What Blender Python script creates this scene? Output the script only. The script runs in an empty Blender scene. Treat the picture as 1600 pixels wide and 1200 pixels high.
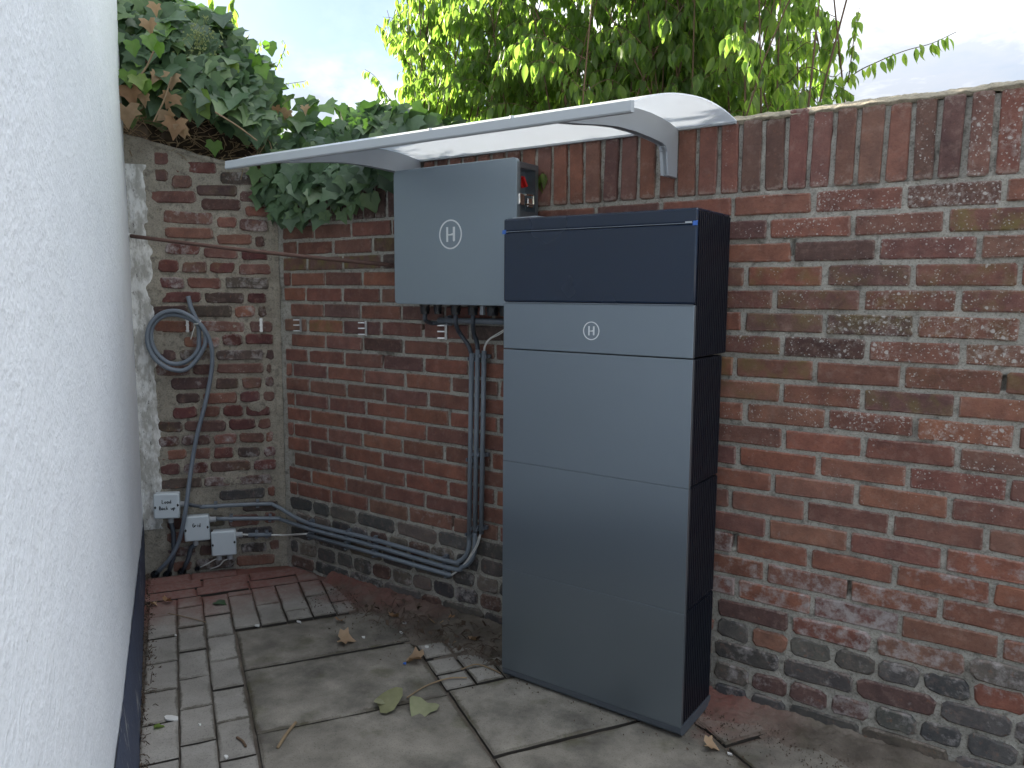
import bpy, bmesh, math, random
from mathutils import Vector, Matrix, noise
random.seed(7)
R = math.radians
SC = bpy.context.scene
COL = SC.collection

# ------------------------------------------------------------------ camera
F_PX, PITCH, ROLL, YAW = 1214.68, 0.1170133, -0.0063463, 0.6138429
CAM = Vector((2.78, -2.187, 1.22))
def cam_axes():
    r = Vector((math.cos(YAW), math.sin(YAW), 0)); f = Vector((-math.sin(YAW), math.cos(YAW), 0)); d = Vector((0, 0, -1))
    f2 = f * math.cos(PITCH) + d * math.sin(PITCH); d2 = d * math.cos(PITCH) - f * math.sin(PITCH)
    r3 = r * math.cos(ROLL) + d2 * math.sin(ROLL); d3 = d2 * math.cos(ROLL) - r * math.sin(ROLL)
    return r3, d3, f2
AX = cam_axes()
cd = bpy.data.cameras.new('camera'); cam = bpy.data.objects.new('camera', cd); COL.objects.link(cam)
cd.sensor_width = 36; cd.lens = F_PX / 1600 * 36; cd.clip_start = 0.02; cd.clip_end = 2000
mw = Matrix.Identity(4)
for i in range(3):
    mw[i][0] = AX[0][i]; mw[i][1] = -AX[1][i]; mw[i][2] = -AX[2][i]; mw[i][3] = CAM[i]
cam.matrix_world = mw
SC.camera = cam

# ------------------------------------------------------------------ light and sky
SUN_EL, SUN_AZ = 27.0, 167.0          # direction towards the sun: angle from +x, counter clockwise
SKY, CLOUD, SUN, EXPO = 0.03, 0.96, 3.6, 2.62
w = bpy.data.worlds.new('World'); SC.world = w; w.use_nodes = True
nt = w.node_tree; nt.nodes.clear()
def N(t, nt, **k):
    n = nt.nodes.new(t)
    for a, b in k.items(): setattr(n, a, b)
    return n
def mth(nt, op, a, b=None, c=None, clamp=False):
    n = N('ShaderNodeMath', nt, operation=op); n.use_clamp = clamp
    for i, v in enumerate((a, b, c)):
        if v is None: continue
        if isinstance(v, (int, float)): n.inputs[i].default_value = v
        else: nt.links.new(v, n.inputs[i])
    return n.outputs[0]
def ramp(nt, fac, stops):
    n = N('ShaderNodeValToRGB', nt); e = n.color_ramp.elements
    while len(e) < len(stops): e.new(0.5)
    for x, (p, c) in zip(e, stops):
        x.position = p; x.color = (c, c, c, 1) if isinstance(c, (int, float)) else (*c, 1)
    nt.links.new(fac, n.inputs[0]); return n.outputs[0]
def mix(nt, fac, a, b, blend='MIX'):
    n = N('ShaderNodeMix', nt, data_type='RGBA', blend_type=blend)
    for s, v in ((n.inputs[0], fac), (n.inputs[6], a), (n.inputs[7], b)):
        if isinstance(v, (int, float)): s.default_value = v
        elif isinstance(v, tuple): s.default_value = (*v, 1)
        else: nt.links.new(v, s)
    return n.outputs[2]
def noi(nt, vec, scale, detail=4, rough=0.55, dist=0.0):
    n = N('ShaderNodeTexNoise', nt); n.inputs['Scale'].default_value = scale; n.inputs['Detail'].default_value = detail
    n.inputs['Roughness'].default_value = rough; n.inputs['Distortion'].default_value = dist
    if vec is not None: nt.links.new(vec, n.inputs['Vector'])
    return n.outputs['Fac']
sky = N('ShaderNodeTexSky', nt, sky_type='NISHITA'); sky.sun_disc = False
sky.sun_elevation = R(SUN_EL); sky.sun_rotation = R(90 - SUN_AZ); sky.air_density = 1.0; sky.dust_density = 0.3
tc = N('ShaderNodeTexCoord', nt); sx = N('ShaderNodeSeparateXYZ', nt); nt.links.new(tc.outputs['Generated'], sx.inputs[0])
den = mth(nt, 'ADD', mth(nt, 'MAXIMUM', sx.outputs[2], 0.0), 0.16)
cx = N('ShaderNodeCombineXYZ', nt)
nt.links.new(mth(nt, 'DIVIDE', sx.outputs[0], den), cx.inputs[0]); nt.links.new(mth(nt, 'DIVIDE', sx.outputs[1], den), cx.inputs[1])
cx.inputs[2].default_value = 15.47
n1 = noi(nt, cx.outputs[0], 0.62, 9, 0.56, 0.35)
n2 = noi(nt, cx.outputs[0], 1.3, 7, 0.6, 0.2)
cover = ramp(nt, n1, [(0.43, 0.15), (0.57, 1.0)])
shade = ramp(nt, n2, [(0.42, (0.31, 0.335, 0.38)), (0.80, (1.0, 0.985, 0.955))])
lift = mth(nt, 'ADD', mth(nt, 'MULTIPLY', mth(nt, 'MAXIMUM', sx.outputs[2], 0.0), 1.14), 0.18)   # clouds brightened towards the unseen zenith, added to light the shaded yard
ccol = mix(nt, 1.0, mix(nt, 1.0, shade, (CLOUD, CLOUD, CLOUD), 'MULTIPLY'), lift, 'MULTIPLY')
skyc = mix(nt, 1.0, sky.outputs[0], (SKY, SKY, SKY), 'MULTIPLY')
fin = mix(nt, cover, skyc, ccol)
bg = N('ShaderNodeBackground', nt); bg.inputs[1].default_value = 1.0
# the sky texture itself enters at strength SKY (multiplied above)
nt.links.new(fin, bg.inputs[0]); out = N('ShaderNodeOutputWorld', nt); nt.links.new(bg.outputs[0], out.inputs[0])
sd = bpy.data.lights.new('sun', 'SUN'); sun = bpy.data.objects.new('sun', sd); COL.objects.link(sun)
sd.energy = SUN; sd.angle = R(0.5); sd.color = (1.0, 0.90, 0.76)
tosun = Vector((math.cos(R(SUN_EL)) * math.cos(R(SUN_AZ)), math.cos(R(SUN_EL)) * math.sin(R(SUN_AZ)), math.sin(R(SUN_EL))))
sun.rotation_euler = tosun.to_track_quat('Z', 'Y').to_euler()
sun.location = (-5, 5, 6)
SC.view_settings.view_transform = 'Standard'; SC.view_settings.look = 'None'
SC.view_settings.exposure = EXPO; SC.view_settings.gamma = 1; SC.view_settings.use_curve_mapping = False

# ------------------------------------------------------------------ helpers
def ray(px, py):
    return AX[0] * ((px - 800) / F_PX) + AX[1] * ((py - 600) / F_PX) + AX[2]
def hit(px, py, X0, n):
    v = ray(px, py); X0 = Vector(X0); n = Vector(n)
    return CAM + v * ((X0 - CAM).dot(n) / v.dot(n))
EWN = Vector((-0.643, -0.766, 0)).normalized()      # along the end wall, from the corner to the house
EWD = Vector((0.766, -0.643, 0)).normalized()       # out of the end wall, to the yard
FLU = Vector((0.855, -0.518, 0)).normalized(); FLV = Vector((0.518, 0.855, 0)).normalized()
HF = Vector((-0.375, -0.447, 0))                    # where the house meets the end wall
def onA(px, py, off=0.0): return hit(px, py, (0, -off, 0), (0, 1, 0))           # long wall
def onE(px, py, off=0.0): return hit(px, py, EWD * off, EWD)                     # end wall
def onG(px, py, z=0.0): return hit(px, py, (0, 0, z), (0, 0, 1))                # ground
def onH(px, py, off=0.0): return hit(px, py, HF + FLV * off, FLV)               # house wall
def uv(u, v, z=0.0): return FLU * u + FLV * v + Vector((0, 0, z))

class MB:
    def __init__(s): s.v = []; s.f = []; s.a = []
    def add(s, vs, fs, att=None):
        o = len(s.v); s.v += [Vector(x) for x in vs]; s.f += [tuple(i + o for i in f) for f in fs]
        s.a += [att or (0, 0, 0, 0, 0, 0)] * len(vs)
    def box(s, c, sx, sy, sz, X=Vector((1, 0, 0)), Y=Vector((0, 1, 0)), Z=Vector((0, 0, 1)), att=None):
        c = Vector(c); vs = []
        for k in (-1, 1):
            for j in (-1, 1):
                for i in (-1, 1): vs.append(c + X * (i * sx / 2) + Y * (j * sy / 2) + Z * (k * sz / 2))
        s.add(vs, [(0, 2, 3, 1), (4, 5, 7, 6), (0, 1, 5, 4), (2, 6, 7, 3), (0, 4, 6, 2), (1, 3, 7, 5)], att)
    def prism(s, pts, ext, att=None):               # closed polygon pts swept along ext
        n = len(pts); ext = Vector(ext)
        vs = [Vector(p) for p in pts] + [Vector(p) + ext for p in pts]
        s.add(vs, [tuple(range(n))[::-1], tuple(range(n, 2 * n))] + [(i, (i + 1) % n, n + (i + 1) % n, n + i) for i in range(n)], att)
    def tube(s, path, r, n=8, cap=True, r2=None):
        path = [Vector(p) for p in path]; m = len(path); up = None; o = len(s.v); vs = []
        for i, p in enumerate(path):
            t = (path[min(i + 1, m - 1)] - path[max(i - 1, 0)]).normalized()
            if up is None: up = t.orthogonal().normalized()
            up = (up - t * up.dot(t)); up = up.normalized() if up.length > 1e-6 else t.orthogonal().normalized()
            b = t.cross(up); rr = r if r2 is None else r + (r2 - r) * i / (m - 1)
            for k in range(n):
                a = 2 * math.pi * k / n; vs.append(p + up * (rr * math.cos(a)) + b * (rr * math.sin(a)))
        fs = []
        for i in range(m - 1):
            for k in range(n):
                fs.append((i * n + k, i * n + (k + 1) % n, (i + 1) * n + (k + 1) % n, (i + 1) * n + k))
        if cap: fs += [tuple(range(n))[::-1], tuple(range((m - 1) * n, m * n))]
        s.add(vs, fs)
    def grid(s, fn, nu, nv):
        vs = [fn(i / nu, j / nv) for j in range(nv + 1) for i in range(nu + 1)]
        s.add(vs, [(j * (nu + 1) + i, j * (nu + 1) + i + 1, (j + 1) * (nu + 1) + i + 1, (j + 1) * (nu + 1) + i) for j in range(nv) for i in range(nu)])
    def build(s, name, m, parent=None, smooth=False, org=None, bevel=0, attrs=False, seg=2, label=None):
        if org is None:
            if parent is not None: org = wloc(parent)
            else:
                lo = [min(v[i] for v in s.v) for i in range(3)]; hi = [max(v[i] for v in s.v) for i in range(3)]
                org = Vector(((lo[0] + hi[0]) / 2, (lo[1] + hi[1]) / 2, lo[2]))
        org = Vector(org)
        me = bpy.data.meshes.new(name); me.from_pydata([tuple(v - org) for v in s.v], [], s.f)
        if attrs:
            a1 = me.attributes.new('tint', 'FLOAT_COLOR', 'POINT'); a2 = me.attributes.new('wear', 'FLOAT_COLOR', 'POINT')
            b1 = []; b2 = []
            for a in s.a: b1 += [a[0], a[1], a[2], 1]; b2 += [a[3], a[4], a[5], 1]
            a1.data.foreach_set('color', b1); a2.data.foreach_set('color', b2)
        bm = bmesh.new(); bm.from_mesh(me)
        bmesh.ops.recalc_face_normals(bm, faces=bm.faces)
        if bevel:
            es = [e for e in bm.edges if len(e.link_faces) == 2 and e.calc_face_angle(0) > 0.6]
            bmesh.ops.bevel(bm, geom=es, offset=bevel, segments=seg, affect='EDGES', profile=0.5, clamp_overlap=True)
        bm.to_mesh(me); bm.free()
        if smooth or bevel:
            for p in me.polygons: p.use_smooth = True
        if bevel:
            for p in me.polygons:
                if p.area > 30 * bevel * bevel: p.use_smooth = False
        return link(name, me, m, parent, org, label)
def wloc(o):
    p = Vector(o.location)
    while o.parent: o = o.parent; p = p + Vector(o.location)
    return p
def link(name, me, m, parent, org, label=None):
    if m is not None and not me.materials: me.materials.append(m)
    o = bpy.data.objects.new(name, me); COL.objects.link(o)
    if parent is not None: o.parent = parent; o.location = Vector(org) - wloc(parent)
    else: o.location = org
    if label: o['label'] = label
    return o
def tag(o, label=None, cat=None, group=None, kind=None):
    if label: o['label'] = label
    if cat: o['category'] = cat
    if group: o['group'] = group
    if kind: o['kind'] = kind
    return o
def thing(name, loc, label, cat, group=None):
    o = bpy.data.objects.new(name, None); COL.objects.link(o); o.location = loc; o.empty_display_size = 0.1
    return tag(o, label, cat, group)
def spline(pts, k=8):
    pts = [Vector(p) for p in pts]; P = [pts[0] * 2 - pts[1]] + pts + [pts[-1] * 2 - pts[-2]]; o = []
    for i in range(1, len(P) - 2):
        a, b, c, d = P[i - 1:i + 3]
        for j in range(k):
            t = j / k
            o.append(0.5 * ((2 * b) + (c - a) * t + (2 * a - 5 * b + 4 * c - d) * t * t + (3 * b - a - 3 * c + d) * t ** 3))
    o.append(P[-2]); return o
def nz(p, s=1.0, seed=0.0): return noise.noise(Vector(p) * s + Vector((seed, seed * 1.7, -seed)))

# ------------------------------------------------------------------ materials
def new_mat(name):
    m = bpy.data.materials.new(name); m.use_nodes = True; nt = m.node_tree
    b = nt.nodes['Principled BSDF']; return m, nt, b
def geo_pos(nt): return N('ShaderNodeNewGeometry', nt).outputs['Position']
def bump(nt, b, h, strength, dist=0.002, prev=None):
    n = N('ShaderNodeBump', nt); n.inputs['Strength'].default_value = strength; n.inputs['Distance'].default_value = dist
    nt.links.new(h, n.inputs['Height'])
    if prev is not None: nt.links.new(prev, n.inputs['Normal'])
    if b is not None: nt.links.new(n.outputs[0], b.inputs['Normal'])
    return n.outputs[0]
def plain(name, col, rough=0.5, metal=0.0, spec=0.5, var=0.0, vs=40, bmp=0.0, bs=300, rvar=0.1):
    m, nt, b = new_mat(name)
    b.inputs['Roughness'].default_value = rough; b.inputs['Metallic'].default_value = metal
    b.inputs['Specular IOR Level'].default_value = spec; b.inputs['Base Color'].default_value = (*col, 1)
    p = geo_pos(nt)
    if var:
        c = mix(nt, noi(nt, p, vs, 5), tuple(x * (1 - var) for x in col), tuple(min(1, x * (1 + var)) for x in col))
        nt.links.new(c, b.inputs['Base Color'])
        nt.links.new(ramp(nt, noi(nt, p, vs * 0.7, 3), [(0.3, max(0, rough - rvar)), (0.7, min(1, rough + rvar))]), b.inputs['Roughness'])
    if bmp: bump(nt, b, noi(nt, p, bs, 3), bmp, 0.001)
    return m
M = {}
def brick_mat():
    m, nt, b = new_mat('old_brick'); p = geo_pos(nt)
    t = N('ShaderNodeAttribute', nt, attribute_name='tint').outputs['Color']
    wn = N('ShaderNodeAttribute', nt, attribute_name='wear'); sp = N('ShaderNodeSeparateColor', nt); nt.links.new(wn.outputs['Color'], sp.inputs[0])
    lich, effl, moss = sp.outputs[0], sp.outputs[1], sp.outputs[2]
    big = noi(nt, p, 16, 5, 0.6); fine = noi(nt, p, 150, 4, 0.65)
    c = mix(nt, ramp(nt, big, [(0.35, 0.0), (0.7, 1.0)]), t, mix(nt, 1.0, t, (0.58, 0.60, 0.66), 'MULTIPLY'))
    c = mix(nt, ramp(nt, fine, [(0.25, 0.45), (0.5, 0.0)]), c, mix(nt, 1.0, c, (0.45, 0.42, 0.42), 'MULTIPLY'))
    c = mix(nt, ramp(nt, noi(nt, p, 60, 3), [(0.62, 0.0), (0.8, 0.45)]), c, (0.36, 0.15, 0.08))
    tcg = N('ShaderNodeTexCoord', nt); sg = N('ShaderNodeSeparateXYZ', nt); nt.links.new(tcg.outputs['Generated'], sg.inputs[0])
    ed = lambda o: mth(nt, 'MINIMUM', o, mth(nt, 'SUBTRACT', 1.0, o))
    ex, ey, ez = ed(sg.outputs[0]), ed(sg.outputs[1]), ed(sg.outputs[2])
    de = mth(nt, 'MINIMUM', mth(nt, 'MULTIPLY', ex, 3.2), ez)
    de = mth(nt, 'ADD', de, mth(nt, 'MULTIPLY', mth(nt, 'SUBTRACT', noi(nt, p, 85, 5, 0.7), 0.5), 0.55))
    c = mix(nt, ramp(nt, de, [(0.0, 0.40), (0.08, 0.0)]), c, (0.36, 0.31, 0.27))
    c = mix(nt, ramp(nt, noi(nt, p, 34, 6, 0.7), [(0.52, 0.0), (0.72, 0.38)]), c, (0.33, 0.235, 0.195))
    # yellow green algae
    mo = mth(nt, 'MULTIPLY', ramp(nt, noi(nt, p, 22, 4), [(0.45, 0.0), (0.65, 0.8)]), moss, clamp=True)
    c = mix(nt, mo, c, (0.16, 0.14, 0.045))
    # white salts
    en = mth(nt, 'ADD', mth(nt, 'MULTIPLY', noi(nt, p, 26, 6, 0.7), 1.1), mth(nt, 'MULTIPLY', effl, 0.62))
    ef = ramp(nt, en, [(0.80, 0.0), (1.10, 0.80)])
    c = mix(nt, ef, c, (0.40, 0.37, 0.36))
    # lichen spots
    wp = N('ShaderNodeVectorMath', nt, operation='ADD'); nw = N('ShaderNodeTexNoise', nt); nw.inputs['Scale'].default_value = 60; nt.links.new(p, nw.inputs['Vector']); ws_ = N('ShaderNodeVectorMath', nt, operation='SCALE'); ws_.inputs['Scale'].default_value = 0.016; nt.links.new(nw.outputs['Color'], ws_.inputs[0]); nt.links.new(p, wp.inputs[0]); nt.links.new(ws_.outputs[0], wp.inputs[1])
    vo = N('ShaderNodeTexVoronoi', nt); vo.inputs['Scale'].default_value = 120; nt.links.new(wp.outputs[0], vo.inputs['Vector'])
    vo2 = N('ShaderNodeTexVoronoi', nt); vo2.inputs['Scale'].default_value = 50; nt.links.new(wp.outputs[0], vo2.inputs['Vector'])
    gate = mth(nt, 'ADD', noi(nt, p, 11, 4, 0.6), mth(nt, 'MULTIPLY', lich, 0.42))
    s1 = mth(nt, 'MULTIPLY', ramp(nt, mth(nt, 'ADD', vo.outputs['Distance'], mth(nt, 'MULTIPLY', fine, 0.35)), [(0.30, 1.0), (0.46, 0.0)]), ramp(nt, gate, [(0.66, 0.0), (0.80, 1.0)]))
    s2 = mth(nt, 'MULTIPLY', ramp(nt, mth(nt, 'ADD', vo2.outputs['Distance'], mth(nt, 'MULTIPLY', fine, 0.45)), [(0.38, 1.0), (0.50, 0.0)]), ramp(nt, gate, [(0.82, 0.0), (0.92, 1.0)]))
    s3 = mth(nt, 'MULTIPLY', ramp(nt, noi(nt, p, 75, 5, 0.7), [(0.50, 0.0), (0.62, 1.0)]), ramp(nt, gate, [(0.86, 0.0), (1.02, 0.5)]))
    ls = mth(nt, 'MAXIMUM', mth(nt, 'MAXIMUM', s1, s2), s3, clamp=True)
    c = mix(nt, mth(nt, 'MULTIPLY', ls, 0.8), c, (0.50, 0.48, 0.45))
    nt.links.new(c, b.inputs['Base Color']); b.inputs['Roughness'].default_value = 0.88; b.inputs['Specular IOR Level'].default_value = 0.25
    n0 = bump(nt, None, noi(nt, p, 45, 5, 0.65), 0.5, 0.004)
    bump(nt, b, fine, 0.45, 0.0015, n0)
    return m
M['brick'] = brick_mat()
def mortar_mat(name, c1, c2, dark=(0.10, 0.095, 0.085)):
    m, nt, b = new_mat(name); p = geo_pos(nt)
    c = mix(nt, ramp(nt, noi(nt, p, 14, 6, 0.6), [(0.3, 0.0), (0.7, 1.0)]), c1, c2)
    c = mix(nt, ramp(nt, noi(nt, p, 38, 5, 0.65), [(0.30, 0.85), (0.46, 0.0)]), c, dark)
    c = mix(nt, ramp(nt, noi(nt, p, 170, 3, 0.6), [(0.35, 0.5), (0.5, 0.0)]), c, dark)
    nt.links.new(c, b.inputs['Base Color']); b.inputs['Roughness'].default_value = 0.95; b.inputs['Specular IOR Level'].default_value = 0.15
    n0 = bump(nt, None, noi(nt, p, 70, 5, 0.7), 0.7, 0.005); bump(nt, b, noi(nt, p, 260, 3), 0.6, 0.002, n0)
    return m
M['mortar'] = mortar_mat('grey_mortar', (0.44, 0.42, 0.375), (0.32, 0.306, 0.27), (0.13, 0.122, 0.105))
M['mortar_old'] = mortar_mat('sandy_mortar', (0.38, 0.345, 0.285), (0.27, 0.243, 0.20), (0.12, 0.105, 0.088))
M['cap'] = mortar_mat('cap_mortar', (0.42, 0.37, 0.28), (0.30, 0.27, 0.21), (0.16, 0.14, 0.11))
def flaky_mat():
    m, nt, b = new_mat('flaking_limewash'); p = geo_pos(nt); mp = N('ShaderNodeMapping', nt); nt.links.new(p, mp.inputs[0]); mp.inputs['Scale'].default_value = (1, 1, 0.45); p = mp.outputs[0]
    c = mix(nt, ramp(nt, noi(nt, p, 30, 6, 0.65), [(0.42, 0.0), (0.56, 1.0)]), (0.74, 0.74, 0.72), (0.42, 0.41, 0.38))
    c = mix(nt, ramp(nt, noi(nt, p, 75, 4, 0.7), [(0.30, 1.0), (0.40, 0.0)]), c, (0.13, 0.12, 0.11))
    nt.links.new(c, b.inputs['Base Color']); b.inputs['Roughness'].default_value = 0.95
    bump(nt, b, noi(nt, p, 50, 6, 0.7), 0.9, 0.008); return m
M['flaky'] = flaky_mat()
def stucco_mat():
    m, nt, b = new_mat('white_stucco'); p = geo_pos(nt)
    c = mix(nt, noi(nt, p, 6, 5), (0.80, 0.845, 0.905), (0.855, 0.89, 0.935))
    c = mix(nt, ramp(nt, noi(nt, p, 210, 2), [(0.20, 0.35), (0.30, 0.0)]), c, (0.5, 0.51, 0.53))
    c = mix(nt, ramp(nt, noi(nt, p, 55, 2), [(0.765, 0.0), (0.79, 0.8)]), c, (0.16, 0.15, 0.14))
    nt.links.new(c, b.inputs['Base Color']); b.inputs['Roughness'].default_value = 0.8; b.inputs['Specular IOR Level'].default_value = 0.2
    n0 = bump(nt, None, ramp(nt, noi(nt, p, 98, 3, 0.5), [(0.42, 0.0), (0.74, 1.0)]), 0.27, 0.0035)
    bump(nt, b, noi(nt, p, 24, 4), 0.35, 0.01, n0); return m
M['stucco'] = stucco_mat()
def plinth_mat():
    m, nt, b = new_mat('navy_plinth_paint'); p = geo_pos(nt)
    mp = N('ShaderNodeMapping', nt); nt.links.new(p, mp.inputs[0]); mp.inputs['Rotation'].default_value = (0, 0, R(31.2)); mp.inputs['Scale'].default_value = (1, 1, 0.22)
    sc = ramp(nt, noi(nt, mp.outputs[0], 42, 6, 0.65), [(0.57, 0.0), (0.61, 1.0)])
    sc = mth(nt, 'MULTIPLY', sc, ramp(nt, noi(nt, p, 5, 3), [(0.45, 0.0), (0.6, 1.0)]))
    c = mix(nt, noi(nt, p, 12, 5), (0.040, 0.055, 0.105), (0.065, 0.085, 0.14))
    c = mix(nt, sc, c, (0.38, 0.38, 0.37)); nt.links.new(c, b.inputs['Base Color']); b.inputs['Roughness'].default_value = 0.6
    bump(nt, b, noi(nt, p, 90, 4), 0.5, 0.004); return m
M['plinth'] = plinth_mat()
def floor_mat(name, c1, c2, stain):
    m, nt, b = new_mat(name); p = geo_pos(nt)
    oi = N('ShaderNodeObjectInfo', nt).outputs['Random']
    c = mix(nt, ramp(nt, noi(nt, p, 9, 5, 0.6), [(0.3, 0.0), (0.7, 1.0)]), c1, c2)
    c = mix(nt, mth(nt, 'MULTIPLY', oi, 0.30), c, mix(nt, 1.0, c, (0.62, 0.60, 0.58), 'MULTIPLY'))
    # blotchy dark algae stains
    st = mth(nt, 'MULTIPLY', ramp(nt, noi(nt, p, 3.1, 5, 0.65), [(0.46, 0.0), (0.68, 1.0)]), stain)
    c = mix(nt, mth(nt, 'MULTIPLY', st, 0.85), c, (0.06, 0.057, 0.05))
    c = mix(nt, ramp(nt, noi(nt, p, 240, 3, 0.7), [(0.30, 0.55), (0.46, 0.0)]), c, (0.05, 0.048, 0.043))
    c = mix(nt, ramp(nt, noi(nt, p, 190, 2), [(0.70, 0.0), (0.78, 0.5)]), c, (0.36, 0.35, 0.33))
    at = N('ShaderNodeAttribute', nt, attribute_name='tint'); sa = N('ShaderNodeSeparateColor', nt); nt.links.new(at.outputs['Color'], sa.inputs[0])
    ej = mth(nt, 'ADD', sa.outputs[0], mth(nt, 'MULTIPLY', mth(nt, 'SUBTRACT', noi(nt, p, 40, 6, 0.7), 0.5), 1.5))
    ej = mth(nt, 'MULTIPLY', ramp(nt, ej, [(0.62, 0.0), (1.30, 0.75)]), ramp(nt, noi(nt, p, 4.0, 3), [(0.35, 0.25), (0.62, 1.0)]))
    c = mix(nt, ej, c, mix(nt, noi(nt, p, 6, 3), (0.045, 0.042, 0.025), (0.07, 0.055, 0.04)))
    # red brick dust lying near the two walls
    def lin(v, k):
        d = N('ShaderNodeVectorMath', nt, operation='DOT_PRODUCT'); nt.links.new(p, d.inputs[0]); d.inputs[1].default_value = v; return mth(nt, 'ADD', d.outputs['Value'], k)
    wob = mth(nt, 'MULTIPLY', mth(nt, 'SUBTRACT', noi(nt, p, 7, 5, 0.65), 0.5), 0.55)
    dE = mth(nt, 'ADD', lin((EWD.x, EWD.y, 0), 0.0), wob)
    vv = lin((FLV.x, FLV.y, 0), 0.56)
    dE = mth(nt, 'ADD', dE, mth(nt, 'MULTIPLY', vv, 0.28))
    d1 = ramp(nt, dE, [(0.32, 1.0), (0.66, 0.0)])
    dL = mth(nt, 'ADD', mth(nt, 'MULTIPLY', lin((0, -1, 0), 0.0), 1.0), wob)
    xx = lin((1, 0, 0), 0.0); gx = mth(nt, 'MAXIMUM', ramp(nt, xx, [(0.5, 1.0), (0.95, 0.35), (1.4, 0.0)]), mth(nt, 'MULTIPLY', ramp(nt, mth(nt, 'MULTIPLY', xx, 0.2), [(0.37, 0.0), (0.395, 1.0)]), ramp(nt, mth(nt, 'MULTIPLY', xx, 0.2), [(0.41, 1.0), (0.46, 0.0)])))
    d2 = mth(nt, 'MULTIPLY', ramp(nt, dL, [(0.02, 0.9), (0.22, 0.0)]), gx)
    dd = mth(nt, 'MAXIMUM', d1, d2, clamp=True)
    dd = mth(nt, 'MULTIPLY', dd, ramp(nt, noi(nt, p, 60, 4), [(0.25, 0.6), (0.6, 1.0)]))
    c = mix(nt, mth(nt, 'MULTIPLY', dd, 0.88), c, mix(nt, noi(nt, p, 25, 4), (0.155, 0.055, 0.047), (0.225, 0.092, 0.076)))
    # green in the joints by the cabinet
    gr = mth(nt, 'MULTIPLY', ramp(nt, noi(nt, p, 8, 4), [(0.56, 0.0), (0.70, 0.5)]), stain)
    c = mix(nt, gr, c, (0.065, 0.065, 0.03))
    nt.links.new(c, b.inputs['Base Color']); b.inputs['Roughness'].default_value = 0.9; b.inputs['Specular IOR Level'].default_value = 0.25
    n0 = bump(nt, None, noi(nt, p, 30, 5, 0.6), 0.35, 0.004); bump(nt, b, noi(nt, p, 260, 3, 0.6), 0.5, 0.0016, n0)
    return m
M['paver'] = floor_mat('concrete_paver', (0.36, 0.343, 0.312), (0.27, 0.257, 0.234), 0.35)
M['slab'] = floor_mat('concrete_slab', (0.295, 0.275, 0.236), (0.165, 0.152, 0.13), 1.0)
M['soil'] = floor_mat('dark_soil', (0.21, 0.18, 0.15), (0.075, 0.062, 0.05), 0.4)
M['joint'] = plain('joint_dirt', (0.032, 0.028, 0.023), 0.95, var=0.4, vs=40)
M['bounce_ground'] = plain('pale_bounce_ground', (0.36, 0.345, 0.31), 0.95, var=0.15, vs=1.5)  # unseen ground around the yard, made pale to bounce light into the shade
M['debris'] = plain('dry_debris', (0.075, 0.05, 0.034), 0.9, var=0.5, vs=60)
M['front'] = plain('slate_grey_coating', (0.215, 0.255, 0.292), 0.30, metal=0.74, spec=0.5, var=0.025, vs=3, rvar=0.02)
M['front2'] = plain('light_slate_coating', (0.25, 0.30, 0.34), 0.36, metal=0.5, spec=0.5, var=0.025, vs=3, rvar=0.02)
M['film'] = plain('dark_navy_film', (0.009, 0.020, 0.044), 0.22, spec=0.5, var=0.08, vs=5)
M['black'] = plain('black_fins', (0.008, 0.011, 0.019), 0.42, spec=0.4)
M['base'] = plain('cabinet_base_grey', (0.085, 0.10, 0.12), 0.45)
M['white_print'] = plain('white_print', (0.75, 0.78, 0.80), 0.5)
M['tape'] = plain('blue_tape', (0.05, 0.16, 0.55), 0.5)
M['clearfilm'] = plain('pale_film', (0.42, 0.46, 0.50), 0.35)
M['filmedge'] = plain('film_edge', (0.30, 0.34, 0.40), 0.4)
M['blackpl'] = plain('black_plastic', (0.012, 0.014, 0.018), 0.4)
M['dgrey'] = plain('dark_grey_cable', (0.055, 0.067, 0.085), 0.45)
M['conduit'] = plain('grey_conduit', (0.18, 0.21, 0.245), 0.42, var=0.12, vs=20)
M['cable'] = plain('grey_cable', (0.16, 0.19, 0.23), 0.5, var=0.1, vs=25)
M['clip'] = plain('clip_grey', (0.16, 0.18, 0.21), 0.5)
M['whitecab'] = plain('white_cable', (0.62, 0.62, 0.60), 0.5)
M['jbox'] = plain('light_grey_box', (0.56, 0.62, 0.66), 0.45, var=0.05, vs=15)
M['gland'] = plain('pale_gland', (0.40, 0.42, 0.44), 0.5)
M['pen'] = plain('black_pen', (0.01, 0.01, 0.012), 0.7)
M['steel'] = plain('bright_zinc', (0.62, 0.62, 0.62), 0.35, metal=0.9, var=0.15, vs=80)
M['chrome'] = plain('nickel_latch', (0.70, 0.68, 0.64), 0.18, metal=1.0)
M['red'] = plain('red_knob', (0.50, 0.02, 0.02), 0.4)
M['rust'] = plain('rusty_rod', (0.115, 0.062, 0.05), 0.75, var=0.4, vs=60, bmp=0.4, bs=250)
M['alu'] = plain('grey_aluminium', (0.40, 0.43, 0.455), 0.45, metal=0.1, var=0.03, vs=8)
M['brac'] = plain('grey_bracket', (0.36, 0.39, 0.43), 0.5)
def sheet_mat():
    m, nt, b = new_mat('opal_sheet'); out = nt.nodes['Material Output']
    b.inputs['Base Color'].default_value = (0.80, 0.83, 0.87, 1); b.inputs['Roughness'].default_value = 0.25
    tr = N('ShaderNodeBsdfTranslucent', nt); tr.inputs[0].default_value = (0.82, 0.86, 0.91, 1)
    ms = N('ShaderNodeMixShader', nt); ms.inputs[0].default_value = 0.42
    nt.links.new(b.outputs[0], ms.inputs[1]); nt.links.new(tr.outputs[0], ms.inputs[2]); nt.links.new(ms.outputs[0], out.inputs[0]); return m
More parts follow.
